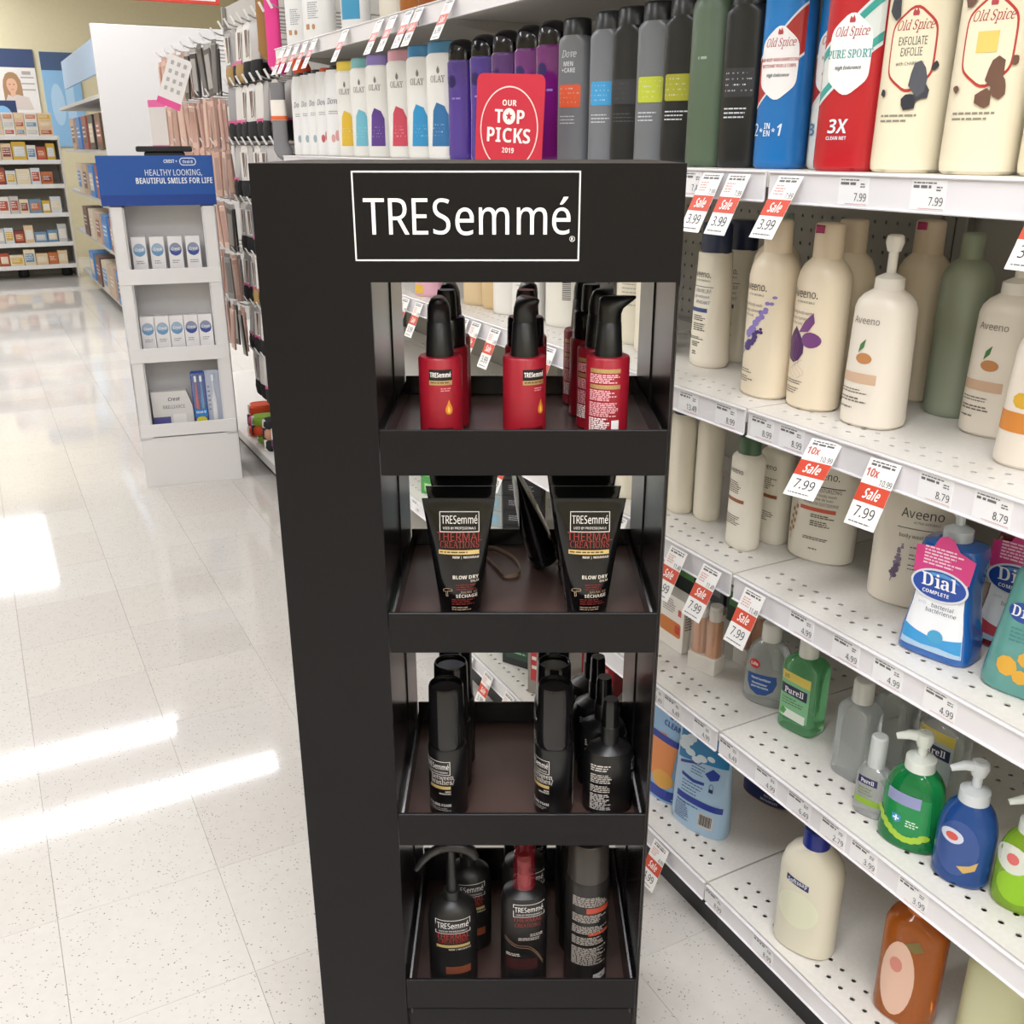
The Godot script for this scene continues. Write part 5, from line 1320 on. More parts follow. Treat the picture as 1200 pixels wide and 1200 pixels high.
func shelf_tags() -> void:
	# shelf at eye level
	price_label(4, 1.275, "7.49", "price label half hidden behind the display at the eye-level shelf edge")
	sale_tag(4, 1.217, "3.99", "7.99", "sale tag reading 3.99, left one of the pair above the navy capped bottles", 26)
	sale_tag(4, 1.158, "3.99", "7.99", "sale tag reading 3.99, right one of the pair above the navy capped bottles", 26)
	sale_tag(4, 1.053, "3.99", "7.99", "orange and white sale tag reading 3.99 above the fig bottle", 30)
	price_label(4, 0.945, "7.99", "price label reading 7.99 under the cream charcoal wash bottle")
	price_label(4, 0.83, "7.99", "price label under the cream wash bottle with brown print")
	sale_tag(4, 0.66, "3.99", "7.99", "sale tag at the right edge of the photo below the eye-level shelf", 26)
	# the shelf of cream bottles
	price_label(3, 1.247, "13.49", "price label reading 13.49 beside the display on the cream bottle shelf")
	price_label(3, 1.153, "8.99", "price label reading 8.99 left of the shelf joint, below the lavender bottle")
	price_label(3, 1.07, "8.99", "price label reading 8.99 just right of the shelf joint, below the fig bottle")
	price_label(3, 1.008, "8.99", "second price label reading 8.99 right of the shelf joint, beside the folded sale tag")
	sale_tag(3, 0.935, "7.99", "10.99", "sale tag reading 10x and 7.99, folded out above the oval ivory bottle", 44, 16, "10x")
	sale_tag(3, 0.832, "7.99", "10.99", "sale tag reading 10x and 7.99, hanging left of the blue foaming soap", 26, 6, "10x")
	price_label(3, 0.757, "8.79", "left price label reading 8.79 above the blue foaming soap")
	price_label(3, 0.677, "8.79", "right price label reading 8.79 above the teal soap")
	# the shelf of white bottles and soaps
	sale_tag(2, 1.24, "7.99", "11.49", "sale tag reading 7.99 nearest the display, above the bath oil carton", 24)
	sale_tag(2, 1.15, "7.99", "11.49", "sale tag reading 7.99 above the bath oil twin pack", 26)
	sale_tag(2, 1.045, "7.99", "11.49", "sale tag reading 7.99 above the clear sanitizer with round blue label", 24)
	price_label(2, 0.948, "4.99", "price label reading 4.99 above the green sanitizer bottle")
	price_label(2, 0.86, "4.99", "price label reading 4.99 above the tall unlabelled sanitizer bottle")
	price_label(2, 0.785, "4.99", "price label reading 4.99 below the blue foaming soap")
	price_label(2, 0.7, "4.99", "price label reading 4.99 nearest the right edge, below the teal soap")
	# the sanitizer shelf
	for a in [[1.29, "2.49", "price label reading 2.49 at the display edge of the sanitizer shelf"], [1.237, "6.49", "price label reading 6.49 below the bath oil twin pack"], [1.15, "4.99", "price label reading 4.99 left of the joint in the sanitizer shelf"], [1.078, "6.49", "price label reading 6.49 right of the joint in the sanitizer shelf"], [0.985, "4.99", "price label reading 4.99 above the pearly white refill bottle, left side"], [0.91, "6.49", "price label reading 6.49 above the blue cap of the refill bottle"], [0.838, "2.79", "price label reading 2.79 below the small sanitizer spray"], [0.778, "3.99", "price label reading 3.99 below the green hand soap"], [0.69, "3.99", "price label below the blue hand soap"]]:
		price_label(1, a[0], a[1], a[2])
	# the bottom shelf
	sale_tag(0, 1.235, "4.99", "4.99", "sale tag reading 4.99 hanging low by the foot of the display", 22)
	price_label(0, 1.081, "8.99", "price label reading 8.99 right of the joint in the bottom shelf")
	price_label(0, 0.95, "8.99", "price label reading 8.99 below the pearly white refill bottle")
	# tags seen through and above the black display
	var n := 0
	for a in [[5, 3.42], [5, 3.35], [5, 3.265], [5, 3.175], [5, 3.085], [5, 2.81], [5, 2.55], [5, 2.46], [5, 2.36], [5, 2.3], [5, 2.13]]:
		sale_tag(a[0], a[1], "6.99", "", "small sale tag on the highest shelf edge, " + ["first", "second", "third", "fourth", "fifth", "sixth", "seventh", "eighth", "ninth", "tenth", "eleventh"][n] + " from the hosiery end", 28)
		n += 1
	n = 0
	for a in [[3, 2.45], [3, 2.36], [3, 2.09], [3, 2.025], [3, 1.93], [3, 1.69]]:
		sale_tag(a[0], a[1], "3.99", "5.99", "sale tag seen through the top opening of the display, " + ["first", "second", "third", "fourth", "fifth", "sixth"][n] + " from the left", 24)
		n += 1
	price_label(3, 2.53, "", "price label seen at the left end of the display's top opening")
	price_label(3, 1.62, "4.59", "price label reading 4.59 seen behind the right red serum bottle")
	sale_tag(2, 1.88, "7.99", "", "sale tag reading 7.99 seen through the second opening of the display", 24)
	sale_tag(2, 1.42, "7.99", "11.49", "sale tag seen at the right end of the display's second opening", 24)
	price_label(1, 2.45, "3.49", "price label seen at the left end of the display's second opening")
	n = 0
	for a in [2.095, 1.98, 1.865]:
		sale_tag(0, a, "3.99", "5.99", "sale tag seen through the third opening of the display, " + ["left", "middle", "right"][n] + " one", 22)
		n += 1

# ------------------------------------------------------------------ goods glimpsed through the display
func carton(called: String, label: String, group: String, at: Vector3, turn: float, size: Vector3, color: String, panel: String, ink: String) -> Node3D:
	var t := thing(called, label, "box", group, at, turn)
	part(t, "carton", bx(Vector3(0, size.y / 2, 0), size, 0.001), mat(color, 0.4))
	lab(t, "panel_print", [rectp(-size.x * 0.38, size.y * 0.2, size.x * 0.38, size.y * 0.75)], size.z / 2, mat(panel, 0.4), 0.0004)
	fine_print(t, size.z / 2, mat(ink, 0.5), [[-size.x * 0.34, size.x * 0.34, size.y * 0.68, 3, size.y * 0.13, size.y * 0.05]])
	return t

func goods_behind() -> void:
	var g := "goods glimpsed behind the display"
	var h := 1.0255
	var b := [["pink bottle foot seen at the left of the display's top opening", 1.05, 2.43, "d9a8b8"], ["cream bottle seen behind the left red serum", 1.10, 2.235, "d9c19a"], ["second cream bottle seen behind the left red serum", 1.11, 2.15, "d8bc90"], ["white bottle seen between the left and centre red serums", 1.10, 2.07, "e9e6e0"],
		["second white bottle seen between the left and centre red serums", 1.10, 1.975, "e6e4de"], ["white bottle with barcode seen right of the centre red serum", 1.125, 1.865, "e6e2d8"], ["white bottle at the back right of the centre red serum", 1.21, 1.925, "dcdad4"], ["ivory bottle seen right of the right red serum", 1.15, 1.625, "e2dbc6"], ["tall ivory bottle hidden mostly by the display's right wall", 1.13, 1.53, "e8e0cc"]]
	for k in b.size():
		var r := flask("wash_bottle", b[k][0], g, {"hw": 0.041, "hd": 0.03, "h": 0.2, "sh": 0.03, "nr": 0.02, "ch": 0.04, "cr": 0.022, "n": 2.4, "cat": "bottle"}, mat(b[k][3], 0.35), mat("d8d4cc", 0.35), place(b[k][1], h, b[k][2]), 30)
		if k == 5:
			var bars := geo()
			for i in 10:
				decal(bars, rectp(0.012, 0.06 + 0.004 * i, 0.03, 0.062 + 0.004 * i), r[1], 0.0005, 2)
			part(r[0], "barcode", bars, mat("44403e", 0.5))
		elif k == 0:
			lab(r[0], "yellow_patch", [rectp(-0.03, 0.0, 0.0, 0.03)], r[1], mat("d8b03a", 0.4), 0.0005, 4)
		else:
			fine_print(r[0], r[1], mat("a8a298", 0.5), [[-0.02, 0.02, 0.12, 6, 0.008, 0.002]])
	# sanitizer-height shelf behind: bar soap cartons
	h = 0.453
	for k in 3:
		carton("soap_carton", "green bar soap carton seen left of the left black tube, " + ["lowest", "middle", "topmost"][k] + " of its stack", g, place(1.08, h + 0.0455 * k, 2.46), -60, Vector3(0.1, 0.045, 0.06), "4f9a52", "86c070", "e6f0e0")
	for k in 5:
		carton("soap_carton", "black soap carton in the stack behind the rubber band, " + ["lowest", "second", "third", "fourth", "topmost"][k] + " one", g, place(1.13, h + 0.0405 * k, 2.05), -40, Vector3(0.1, 0.04, 0.06), "26272a", "303236", "b8bcc2")
	for k in 4:
		carton("soap_carton", "pale blue soap carton left of the black stack, " + ["lowest", "second", "third", "topmost"][k] + " one", g, place(1.1, h + 0.0455 * k, 2.19), -50, Vector3(0.1, 0.045, 0.06), "b8c4c8", "9fcbe0", "e8f0f4")
	for k in 2:
		var r := flask("wash_bottle", ["ivory bottle seen right of the right black tube", "second ivory bottle seen right of the right black tube"][k], g, {"hw": 0.036, "hd": 0.026, "h": 0.2, "sh": 0.03, "nr": 0.02, "ch": 0.03, "cr": 0.02, "cat": "bottle"}, mat("e6dcc6", 0.35), mat("d8d0bc", 0.35), place(1.2, h, 1.72 - 0.1 * k), 20)
	for k in 3:
		carton("shave_carton", "dark carton with green print beside the display's right wall, " + ["left", "middle", "right"][k] + " one", g, place(1.31, h, 1.58 - 0.09 * k), -90, Vector3(0.08, 0.19, 0.05), ["2c3a34", "3a3c40", "2a4030"][k], ["5f9a5a", "6a6e74", "4f8a50"][k], "c8d0c8")
	# bottom shelf behind: cartons
	h = 0.1285
	carton("bath_carton", "green carton seen through the third opening, leftmost", g, place(1.09, h, 2.16), -70, Vector3(0.12, 0.15, 0.07), "5f8a62", "8fb890", "e8efe6")
	carton("bath_carton", "black carton with green print seen between the two foam lanes", g, place(1.1, h, 1.985), -60, Vector3(0.1, 0.1, 0.07), "23282a", "2f4a3c", "8fc49a")
	var rc := carton("bath_carton", "red and grey carton with diagonal print left of the right foam lane", g, place(1.075, h, 1.83), -60, Vector3(0.075, 0.19, 0.06), "8d8680", "c0333a", "e6e0da")
	carton("bath_carton", "plain red carton seen right of the right foam lane", g, place(1.2, h, 1.765), -60, Vector3(0.09, 0.2, 0.07), "a82430", "b02a36", "d88a8a")
	carton("bath_carton", "small pale green carton seen right of the right foam lane", g, place(1.12, h, 1.68), -60, Vector3(0.05, 0.09, 0.04), "8fb08e", "a8c4a4", "4a6a4c")

# ------------------------------------------------------------------ hosiery section
const ORD := ["first", "second", "third", "fourth", "fifth", "sixth", "seventh", "eighth", "ninth", "tenth", "eleventh", "twelfth", "thirteenth", "fourteenth", "fifteenth", "sixteenth", "seventeenth", "eighteenth", "nineteenth", "twentieth"]
func hook(y: float, s: float, group: String, label: String) -> void:
	var t := thing("peg_hook", label, "peg hook", group, place(1.40, y, s))
	part(t, "wire", tube(geo(), [Vector3(0.01, 0, 0), Vector3(-0.2, 0, 0), Vector3(-0.36, 0.004, 0), Vector3(-0.385, 0.014, 0)], 0.0028, 6), mat("b9b9bb", 0.3, 0.8))
	var p := part(t, "price_plate", bx(Vector3.ZERO, Vector3(0.002, 0.034, 0.026), 0.0005), mat("e9e9ea", 0.4))
	p.position = Vector3(-0.39, 0.016, 0)
	p.rotation_degrees.z = 28

func sock_pack(label: String, group: String, at: Vector3, turn: Vector3, upper: String, lower: String, leg: bool, strip: String) -> void:
	var t := thing("sock_pack", label, "sock pack", group, at)
	t.rotation_degrees = Vector3(turn.x, -90 + turn.y, turn.z)
	part(t, "sleeve", loft([[-0.125, 0.042, 0.008, 4], [-0.12, 0.043, 0.009, 4], [-0.02, 0.042, 0.004, 5], [0.0, 0.041, 0.0012, 8], [0.012, 0.018, 0.001, 8]], 20), mat(upper, 0.3))
	part(t, "sock_toe", loft([[-0.19, 0.026, 0.007, 2.2], [-0.182, 0.042, 0.014, 2.2], [-0.15, 0.047, 0.017, 2.3], [-0.122, 0.045, 0.012, 2.6]], 20), mat(lower, 0.85))
	if leg:
		lab(t, "photo_card", [rectp(-0.03, -0.115, 0.032, -0.012)], 0.0095, mat("dfdad6", 0.4), 0.0004)
		lab(t, "leg_print", [pol([-0.004, -0.015, 0.01, -0.015, 0.012, -0.05, 0.006, -0.1, 0.014, -0.108, 0.0, -0.108, -0.002, -0.07]), pol([0.012, -0.015, 0.024, -0.015, 0.022, -0.06, 0.026, -0.106, 0.016, -0.106])], 0.0095, mat("6a5148", 0.5), 0.0008)
	if strip != "":
		lab(t, "color_strip", [rectp(-0.036, -0.128, 0.036, -0.113)], 0.0105, mat(strip, 0.4), 0.0008)

func packet(called: String, label: String, group: String, at: Vector3, turn: Vector3, w: float, hgt: float, color: String, back: String) -> void:
	var t := thing(called, label, "packet", group, at)
	t.rotation_degrees = Vector3(turn.x, -90 + turn.y, turn.z)
	part(t, "envelope", bx(Vector3(0, -hgt / 2, 0), Vector3(w, hgt, 0.008), 0.002), mat(color, 0.28))
	part(t, "header_card", bx(Vector3(0, 0.008, 0), Vector3(w * 0.9, 0.02, 0.002)), mat(back, 0.45))
	lab(t, "panel_print", [rectp(-w * 0.36, -hgt * 0.85, w * 0.36, -hgt * 0.12)], 0.004, mat(back, 0.4), 0.0006)

func hosiery() -> void:
	var white := mat("dcd8d2", 0.45)
	for b in 2:
		var t := thing("hosiery_bay", ["steel pegboard bay of socks beyond the white wash bottles", "steel pegboard bay of pink hosiery packets at the far end of the run"][b], "shelving", "pegboard bays", place(1.0, 0, 3.544 + BAY * (b + 0.5)))
		part(t, "kick_plate", bx(Vector3(0.2, 0.04, 0), Vector3(0.34, 0.08, BAY - 0.001)), mat("2a2a2c", 0.5))
		part(t, "base_shelf", bx(Vector3(0.2, 0.095, 0), Vector3(0.42, 0.025, BAY - 0.002), 0.002), white)
		part(t, "base_rail", bx(Vector3(-0.013, 0.09, 0), Vector3(0.006, 0.035, BAY - 0.004), 0.001), mat("c9c9c8", 0.35, 0.4))
		part(t, "pegboard", bx(Vector3(0.425, 1.07, 0), Vector3(0.012, 2.06, BAY - 0.001)), mat("b5b1ab", 0.6))
		for z in [-BAY / 2 + 0.012, BAY / 2 - 0.012]:
			part(t, "upright", bx(Vector3(0.408, 1.07, z), Vector3(0.02, 2.06, 0.022), 0.002), mat("9d9b98", 0.5, 0.3))
	var hs := [1.83, 1.62, 1.40, 1.175, 0.965, 0.755, 0.545]
	var names := ["top", "second", "third", "fourth", "fifth", "sixth", "seventh", "lowest"]
	for k in hs.size():
		for i in 8:
			var s := 3.62 + 0.105 * i
			hook(hs[k], s, "peg hooks of the sock bay", "peg hook with white plate, " + names[k] + " sock row, " + ORD[i] + " from the white bottles")
			var up: String = ["b9b6b8", "e4e0de", "98969b", "dad7d5"][rng.randi() % 4]
			var lo: String = ["121214", "19181b", "121214", "1b1a1c", "a58656"][rng.randi() % 5]
			var strip: String = ["", "", "d85a9a", "d64a8c"][rng.randi() % 4]
			if k == 1 and i < 1 or k == 0 and i < 3:
				continue
			for d in 2:
				sock_pack(["front", "rear"][d] + " sock pack on " + ORD[i] + " hook from the white bottles, " + names[k] + " row, " + ("tan" if lo == "a58656" else "black") + " toe", "sock packs in the " + names[k] + " row", place(1.035 + 0.055 * d, hs[k] - 0.014, s + rng.randf_range(-0.002, 0.002)), Vector3(rng.randf_range(-3, 3), rng.randf_range(-4, 10), rng.randf_range(-3, 3)), up, lo, rng.randf() < 0.4, strip)
	# single socks at the near end
	sock_band("grey marled sock with white and orange paper band", place(1.005, 1.60, 3.59), "7f7f83", "efe9e2")
	sock_band("bright pink sock hanging beside the white bottles", place(1.03, 1.88, 3.67), "e0408e", "")
	sock_band("tan sock hanging left of the pink one", place(1.03, 1.93, 3.78), "9a7040", "")
	sock_band("orange and white patterned sock right of the pink one", place(1.09, 1.86, 3.585), "d8542c", "")
	# thin hosiery packets, fanned on their hooks
	var pk := ["c9a294", "d2aa9c", "b98f84", "d8b6a8", "c49a90", "a98880"]
	var rows := [[1.82, "top"], [1.60, "second"], [1.40, "third"], [1.17, "fourth"], [0.95, "fifth"], [0.72, "sixth"]]
	for k in rows.size():
		for i in 20:
			var s := 4.50 + 0.072 * i
			if k > 2 and s > 5.3:
				continue
			if i % 3 == 0:
				hook(rows[k][0], s, "peg hooks of the hosiery bay", "peg hook with white plate, " + rows[k][1] + " hosiery row, " + ORD[i / 3] + " from the sock bay")
			var grey: bool = (k == 0 and i < 9) or k >= 3 and rng.randf() < 0.5
			packet("hosiery_packet", "thin " + ("grey" if grey else "pink") + " hosiery packet, " + rows[k][1] + " row, " + ORD[i] + " from the sock bay", "hosiery packets in the " + rows[k][1] + " row", place(1.01 + 0.03 * (i % 2), rows[k][0] - 0.02 - rng.randf_range(0, 0.02), s), Vector3(rng.randf_range(-3, 3), rng.randf_range(-4, 14), rng.randf_range(-7, 7)), 0.066, 0.185, ["5a5658", "8b8788", "3c3a3c"][rng.randi() % 3] if grey else pk[rng.randi() % 6], ["a8a4a2", "6a6668"][rng.randi() % 2] if grey else pk[rng.randi() % 6])
	var dc := thing("dotted_card", "white card with rows of dots and pink foot, tilted out of the hosiery", "card", "", place(0.97, 1.77, 5.0))
	dc.rotation_degrees = Vector3(-12, -50, -18)
	part(dc, "card", bx(Vector3(0, -0.11, 0), Vector3(0.14, 0.22, 0.002)), mat("dedbd9", 0.45))
	lab(dc, "pink_foot", [rectp(-0.07, -0.22, 0.07, -0.19)], 0.001, mat("d8468c", 0.4), 0.0005)
	var dots := []
	for i in 3:
		for j in 4:
			dots.append(rectp(-0.048 + 0.038 * i, -0.04 - 0.038 * j, -0.03 + 0.038 * i, -0.022 - 0.038 * j))
	lab(dc, "dot_print", dots, 0.001, mat("a9a5a5", 0.4), 0.0005)
	var pc := thing("pink_card", "small pale card with two pink bars at the end of the hosiery bay", "card", "", place(0.96, 1.62, 5.72), -50)
	part(pc, "card", bx(Vector3(0, -0.13, 0), Vector3(0.11, 0.26, 0.002)), mat("d9d4d2", 0.45))
	lab(pc, "pink_bars", [rectp(-0.055, -0.035, 0.055, 0.0), rectp(-0.055, -0.26, 0.055, -0.22)], 0.001, mat("e06aa4", 0.4), 0.0005)
	# loose folded socks on the base shelf
	var cols := ["d84e2c", "e9e6e2", "1c1b1e", "d64a8c", "7a3a7c", "8ab03a", "f0ece8", "b98a72", "e4552e", "26242a"]
	for i in 7:
		var s := 3.70 + 0.14 * i
		var y := 0.1085
		for d in 3:
			var c: String = cols[(i * 3 + d * 5) % cols.size()]
			var w := rng.randf_range(0.045, 0.06)
			var hh := rng.randf_range(0.035, 0.052)
			var t := thing("folded_sock", ["white", "black", "white", "black"][d % 2] + " banded folded socks, " + ["bottom", "middle", "top"][d] + " of the " + ORD[i] + " pile on the base shelf", "socks", "folded socks on the base shelf", place(1.05 + rng.randf_range(0, 0.03), y, s), -90 + rng.randf_range(-6, 6))
			part(t, "fold", loft([[0, w * 0.85, 0.05, 3], [hh * 0.25, w, 0.06, 3], [hh * 0.8, w, 0.058, 3], [hh, w * 0.85, 0.048, 3]], 16), mat(c, 0.85))
			part(t, "paper_band", loft([[hh * 0.05, w * 0.35, 0.0625, 4], [hh * 0.98, w * 0.35, 0.0612, 4]], 12), mat("e6e2de" if d % 2 == 0 else "2a282a", 0.5))
			y += hh + 0.0005

func sock_band(label: String, at: Vector3, color: String, band: String) -> void:
	var t := thing("hanging_sock", label, "sock", "single hanging socks", at, -52)
	part(t, "sock", loft([[-0.25, 0.016, 0.012, 2.2, 0.02], [-0.238, 0.03, 0.018, 2.3, 0.013], [-0.215, 0.036, 0.018, 2.3, 0.005], [-0.19, 0.028, 0.016, 2.4], [-0.1, 0.028, 0.012, 2.6], [0.0, 0.029, 0.008, 3.0]], 22), mat(color, 0.85))
	if band != "":
		var pb := part(t, "paper_band", loft([[-0.12, 0.0305, 0.0145, 2.6], [-0.055, 0.0305, 0.0125, 2.6]], 22), mat(band, 0.5))
		part(pb, "orange_stripe", loft([[-0.119, 0.0312, 0.0152, 2.6], [-0.106, 0.0312, 0.0148, 2.6]], 22), mat("e0662e", 0.5))

# ------------------------------------------------------------------ the white oral-care display
func white_at(x: float, y: float, z: float) -> Vector3:   # in the white display's own axes, from its foot
	return askew(-1.206, y, 4.157) + Vector3(x - 0.204, 0, z - 0.152).rotated(Vector3.UP, deg_to_rad(YAW + 18))

func white_display() -> void:
	var w := mat("e4e2e2", 0.45)
	var t := thing("oral_care_display", "white cardboard display stand with bright blue header panel by the hosiery", "display stand", "", white_at(0, 0, 0), YAW + 18)
	var z := 0.15
	var hp := part(t, "header_panel", bx(Vector3(-0.008, 1.268, z + 0.004), Vector3(0.436, 0.188, 0.006), 0.001), mat("1552a4", 0.3))
	lab(hp, "dark_band", [rectp(-0.225, 1.175, 0.209, 1.215)], z + 0.007, mat("0f3f92", 0.3), 0.0004)
	letters(hp, [["CREST +", 0.05, 1.334, 0.013, 0, 1, 0.8], ["HEALTHY LOOKING,", 0.165, 1.287, 0.022, 1, 0, 0.82], ["BEAUTIFUL SMILES FOR LIFE", 0.202, 1.257, 0.022, 1, 1, 0.72]], z + 0.007, mat("eef3fa", 0.4))
	var pl := geo()
	stroke(pl, rrect(0.085, 1.326, 0.145, 1.352, 0.012), 0.003, z + 0.007, 0.0005, true)
	write(pl, [["Oral-B", 0.115, 1.333, 0.011, 0, 1, 0.85]], z + 0.007)
	part(hp, "logo_pill", pl, mat("eef3fa", 0.4))
	for x in [-0.2, 0.2]:
		part(t, "side_panel", bx(Vector3(x, 0.59, 0), Vector3(0.006, 1.18, 0.3), 0.001), w)
		part(t, "front_stile", bx(Vector3(x - signf(x) * 0.022, 0.69, z - 0.002), Vector3(0.05, 0.96, 0.004), 0.001), w)
		part(t, "inner_wall", bx(Vector3(x - signf(x) * 0.05, 0.69, 0.02), Vector3(0.004, 0.95, 0.25)), w)
	part(t, "edge_line", bx(Vector3(0.2035, 0.6, z - 0.001), Vector3(0.0012, 1.19, 0.003)), mat("2a2a30", 0.5))
	part(t, "back_panel", bx(Vector3(0, 0.59, -0.02), Vector3(0.39, 1.18, 0.004)), mat("dddbdb", 0.5))
	part(t, "top_panel", bx(Vector3(0, 1.178, 0), Vector3(0.4, 0.004, 0.3)), w)
	part(t, "base_panel", bx(Vector3(0, 0.109, z - 0.002), Vector3(0.4, 0.218, 0.004), 0.001), w)
	for k in 3:
		var y: Array = [[0.928, 0.866], [0.605, 0.545], [0.279, 0.223]][k]
		var s := part(t, "shelf", bx(Vector3(0, y[1] + 0.012, 0), Vector3(0.39, 0.006, 0.29)), w)
		part(s, "front_lip", bx(Vector3(0, (y[0] + y[1]) / 2, z + 0.001), Vector3(0.4, y[0] - y[1], 0.004), 0.001), w)
	for k in 2:
		var fy: float = [0.8815, 0.5605][k]
		var n: int = [4, 5][k]
		for i in n:
			var x := 0.105 - 0.058 * i if k == 1 else 0.09 - 0.07 * i
			x = x + 0.01
			var b := thing("toothpaste_carton", "white toothpaste carton, " + ["first", "second", "third", "fourth", "fifth", "sixth"][i] + " from the right, " + ["upper", "middle"][k] + " shelf of the white display", "box", "toothpaste cartons", white_at(x, fy, 0.09), YAW + 18)
			part(b, "carton", bx(Vector3(0, 0.085, 0), Vector3(0.056, 0.17, 0.045), 0.001), mat("eceaec", 0.4))
			lab(b, "round_mark", [ell(0, 0.118, 0.024, 0.026, 20)], 0.0225, mat("9fb4cc" if i > 1 else "8a93ad", 0.4), 0.0004)
			lab(b, "dark_arc", [pol([-0.024, 0.116, 0.0, 0.108, 0.024, 0.116, 0.018, 0.1, 0.0, 0.092, -0.018, 0.1])], 0.0225, mat("3a4f9a" if i < 2 else "6a9ac4", 0.4), 0.0007)
			letters(b, [["Crest", 0, 0.114, 0.012, 0, 1, 0.8, 0.15]], 0.0225, mat("f4f4f6", 0.4), 0.001)
			fine_print(b, 0.0225, mat("8a8a94", 0.5), [[-0.016, 0.016, 0.075, 2, 0.008, 0.003]])
	var c := thing("whitening_kit", "white whitening kit carton with cut-out window on the lower shelf of the white display", "box", "", white_at(-0.04, 0.2385, 0.08), YAW + 18)
	part(c, "carton", prism(geo(), pol([-0.1, 0, 0.065, 0, 0.065, 0.1, 0.045, 0.17, -0.1, 0.17]), -0.03, 0.03), mat("dcdad8", 0.45))
	letters(c, [["Crest", -0.01, 0.128, 0.016, 0, 1, 0.9, 0.15], ["BRILLIANCE", -0.012, 0.095, 0.014, 0, 2, 0.8]], 0.03, mat("4a4c60", 0.45))
	lab(c, "violet_patch", [rectp(-0.1, 0.01, -0.03, 0.06)], 0.03, mat("5a5a9a", 0.4), 0.0004)
	lab(c, "white_jar", [rrect(-0.02, 0.005, 0.035, 0.07, 0.006)], 0.03, mat("f2f0ee", 0.35), 0.0006)
	for k in 2:
		var p := thing("toothbrush_pack", ["blue blister pack with two toothbrushes", "clear blister pack with a white electric toothbrush"][k], "toothbrush pack", "", white_at(0.058 + 0.06 * k, 0.2385, 0.1), YAW + 18)
		part(p, "card", prism(geo(), rrect(-0.03, 0, 0.03, 0.25, 0.01), -0.002, 0.0), mat(["20459a", "b9c0d4"][k], 0.4))
		for j in (2 if k == 0 else 1):
			var x := -0.011 + 0.022 * j if k == 0 else 0.0
			var tb := part(p, "toothbrush", loft([[0.02, 0.006 if k == 0 else 0.011, 0.006], [0.12, 0.006 if k == 0 else 0.010, 0.006], [0.16, 0.0035, 0.004], [0.2, 0.003, 0.003], [0.228, 0.006, 0.005], [0.232, 0.004, 0.003]], 12), mat(["d84a5a", "3f9ad8"][j] if k == 0 else "e9e9ee", 0.35))
			tb.position = Vector3(x, 0, 0.007)
			part(tb, "bristles", bx(Vector3(0, 0.218, 0.009), Vector3(0.009, 0.024, 0.01)), mat("e8eef4", 0.6))
		if k == 0:
			lab(p, "yellow_seal", [ell(0, 0.035, 0.022, 0.018, 16)], 0.016, mat("d9cf3a", 0.4), 0.0004)
			var pr := lab(p, "blue_plate", [rectp(-0.026, 0.05, 0.026, 0.085)], 0.016, mat("2a7fc8", 0.4), 0.0004)
			letters(pr, [["Oral-B", 0, 0.066, 0.011, 0, 1, 0.9]], 0.016, mat("f2f6fa", 0.4), 0.0008)
		else:
			fine_print(p, 0.0, mat("5a6486", 0.5), [[-0.024, -0.012, 0.18, 6, 0.02, 0.006]])
		part(p, "blister", loft([[0.006, 0.027, 0.014, 5], [0.24, 0.027, 0.012, 5]], 20), mat("e8f0f6", 0.05, 0.0, {"alpha": 0.14}))
	var rd := thing("black_tray", "black flat tray lying behind the blue header of the white display", "tray", "", white_at(0.03, 1.181, -0.06), YAW + 18)
	part(rd, "tray", bx(Vector3(0.0, 0.204, 0), Vector3(0.22, 0.022, 0.06), 0.004), mat("1a1a1c", 0.4))
	part(rd, "foot", bx(Vector3(0.0, 0.097, 0), Vector3(0.16, 0.192, 0.04), 0.004), mat("1a1a1c", 0.4))

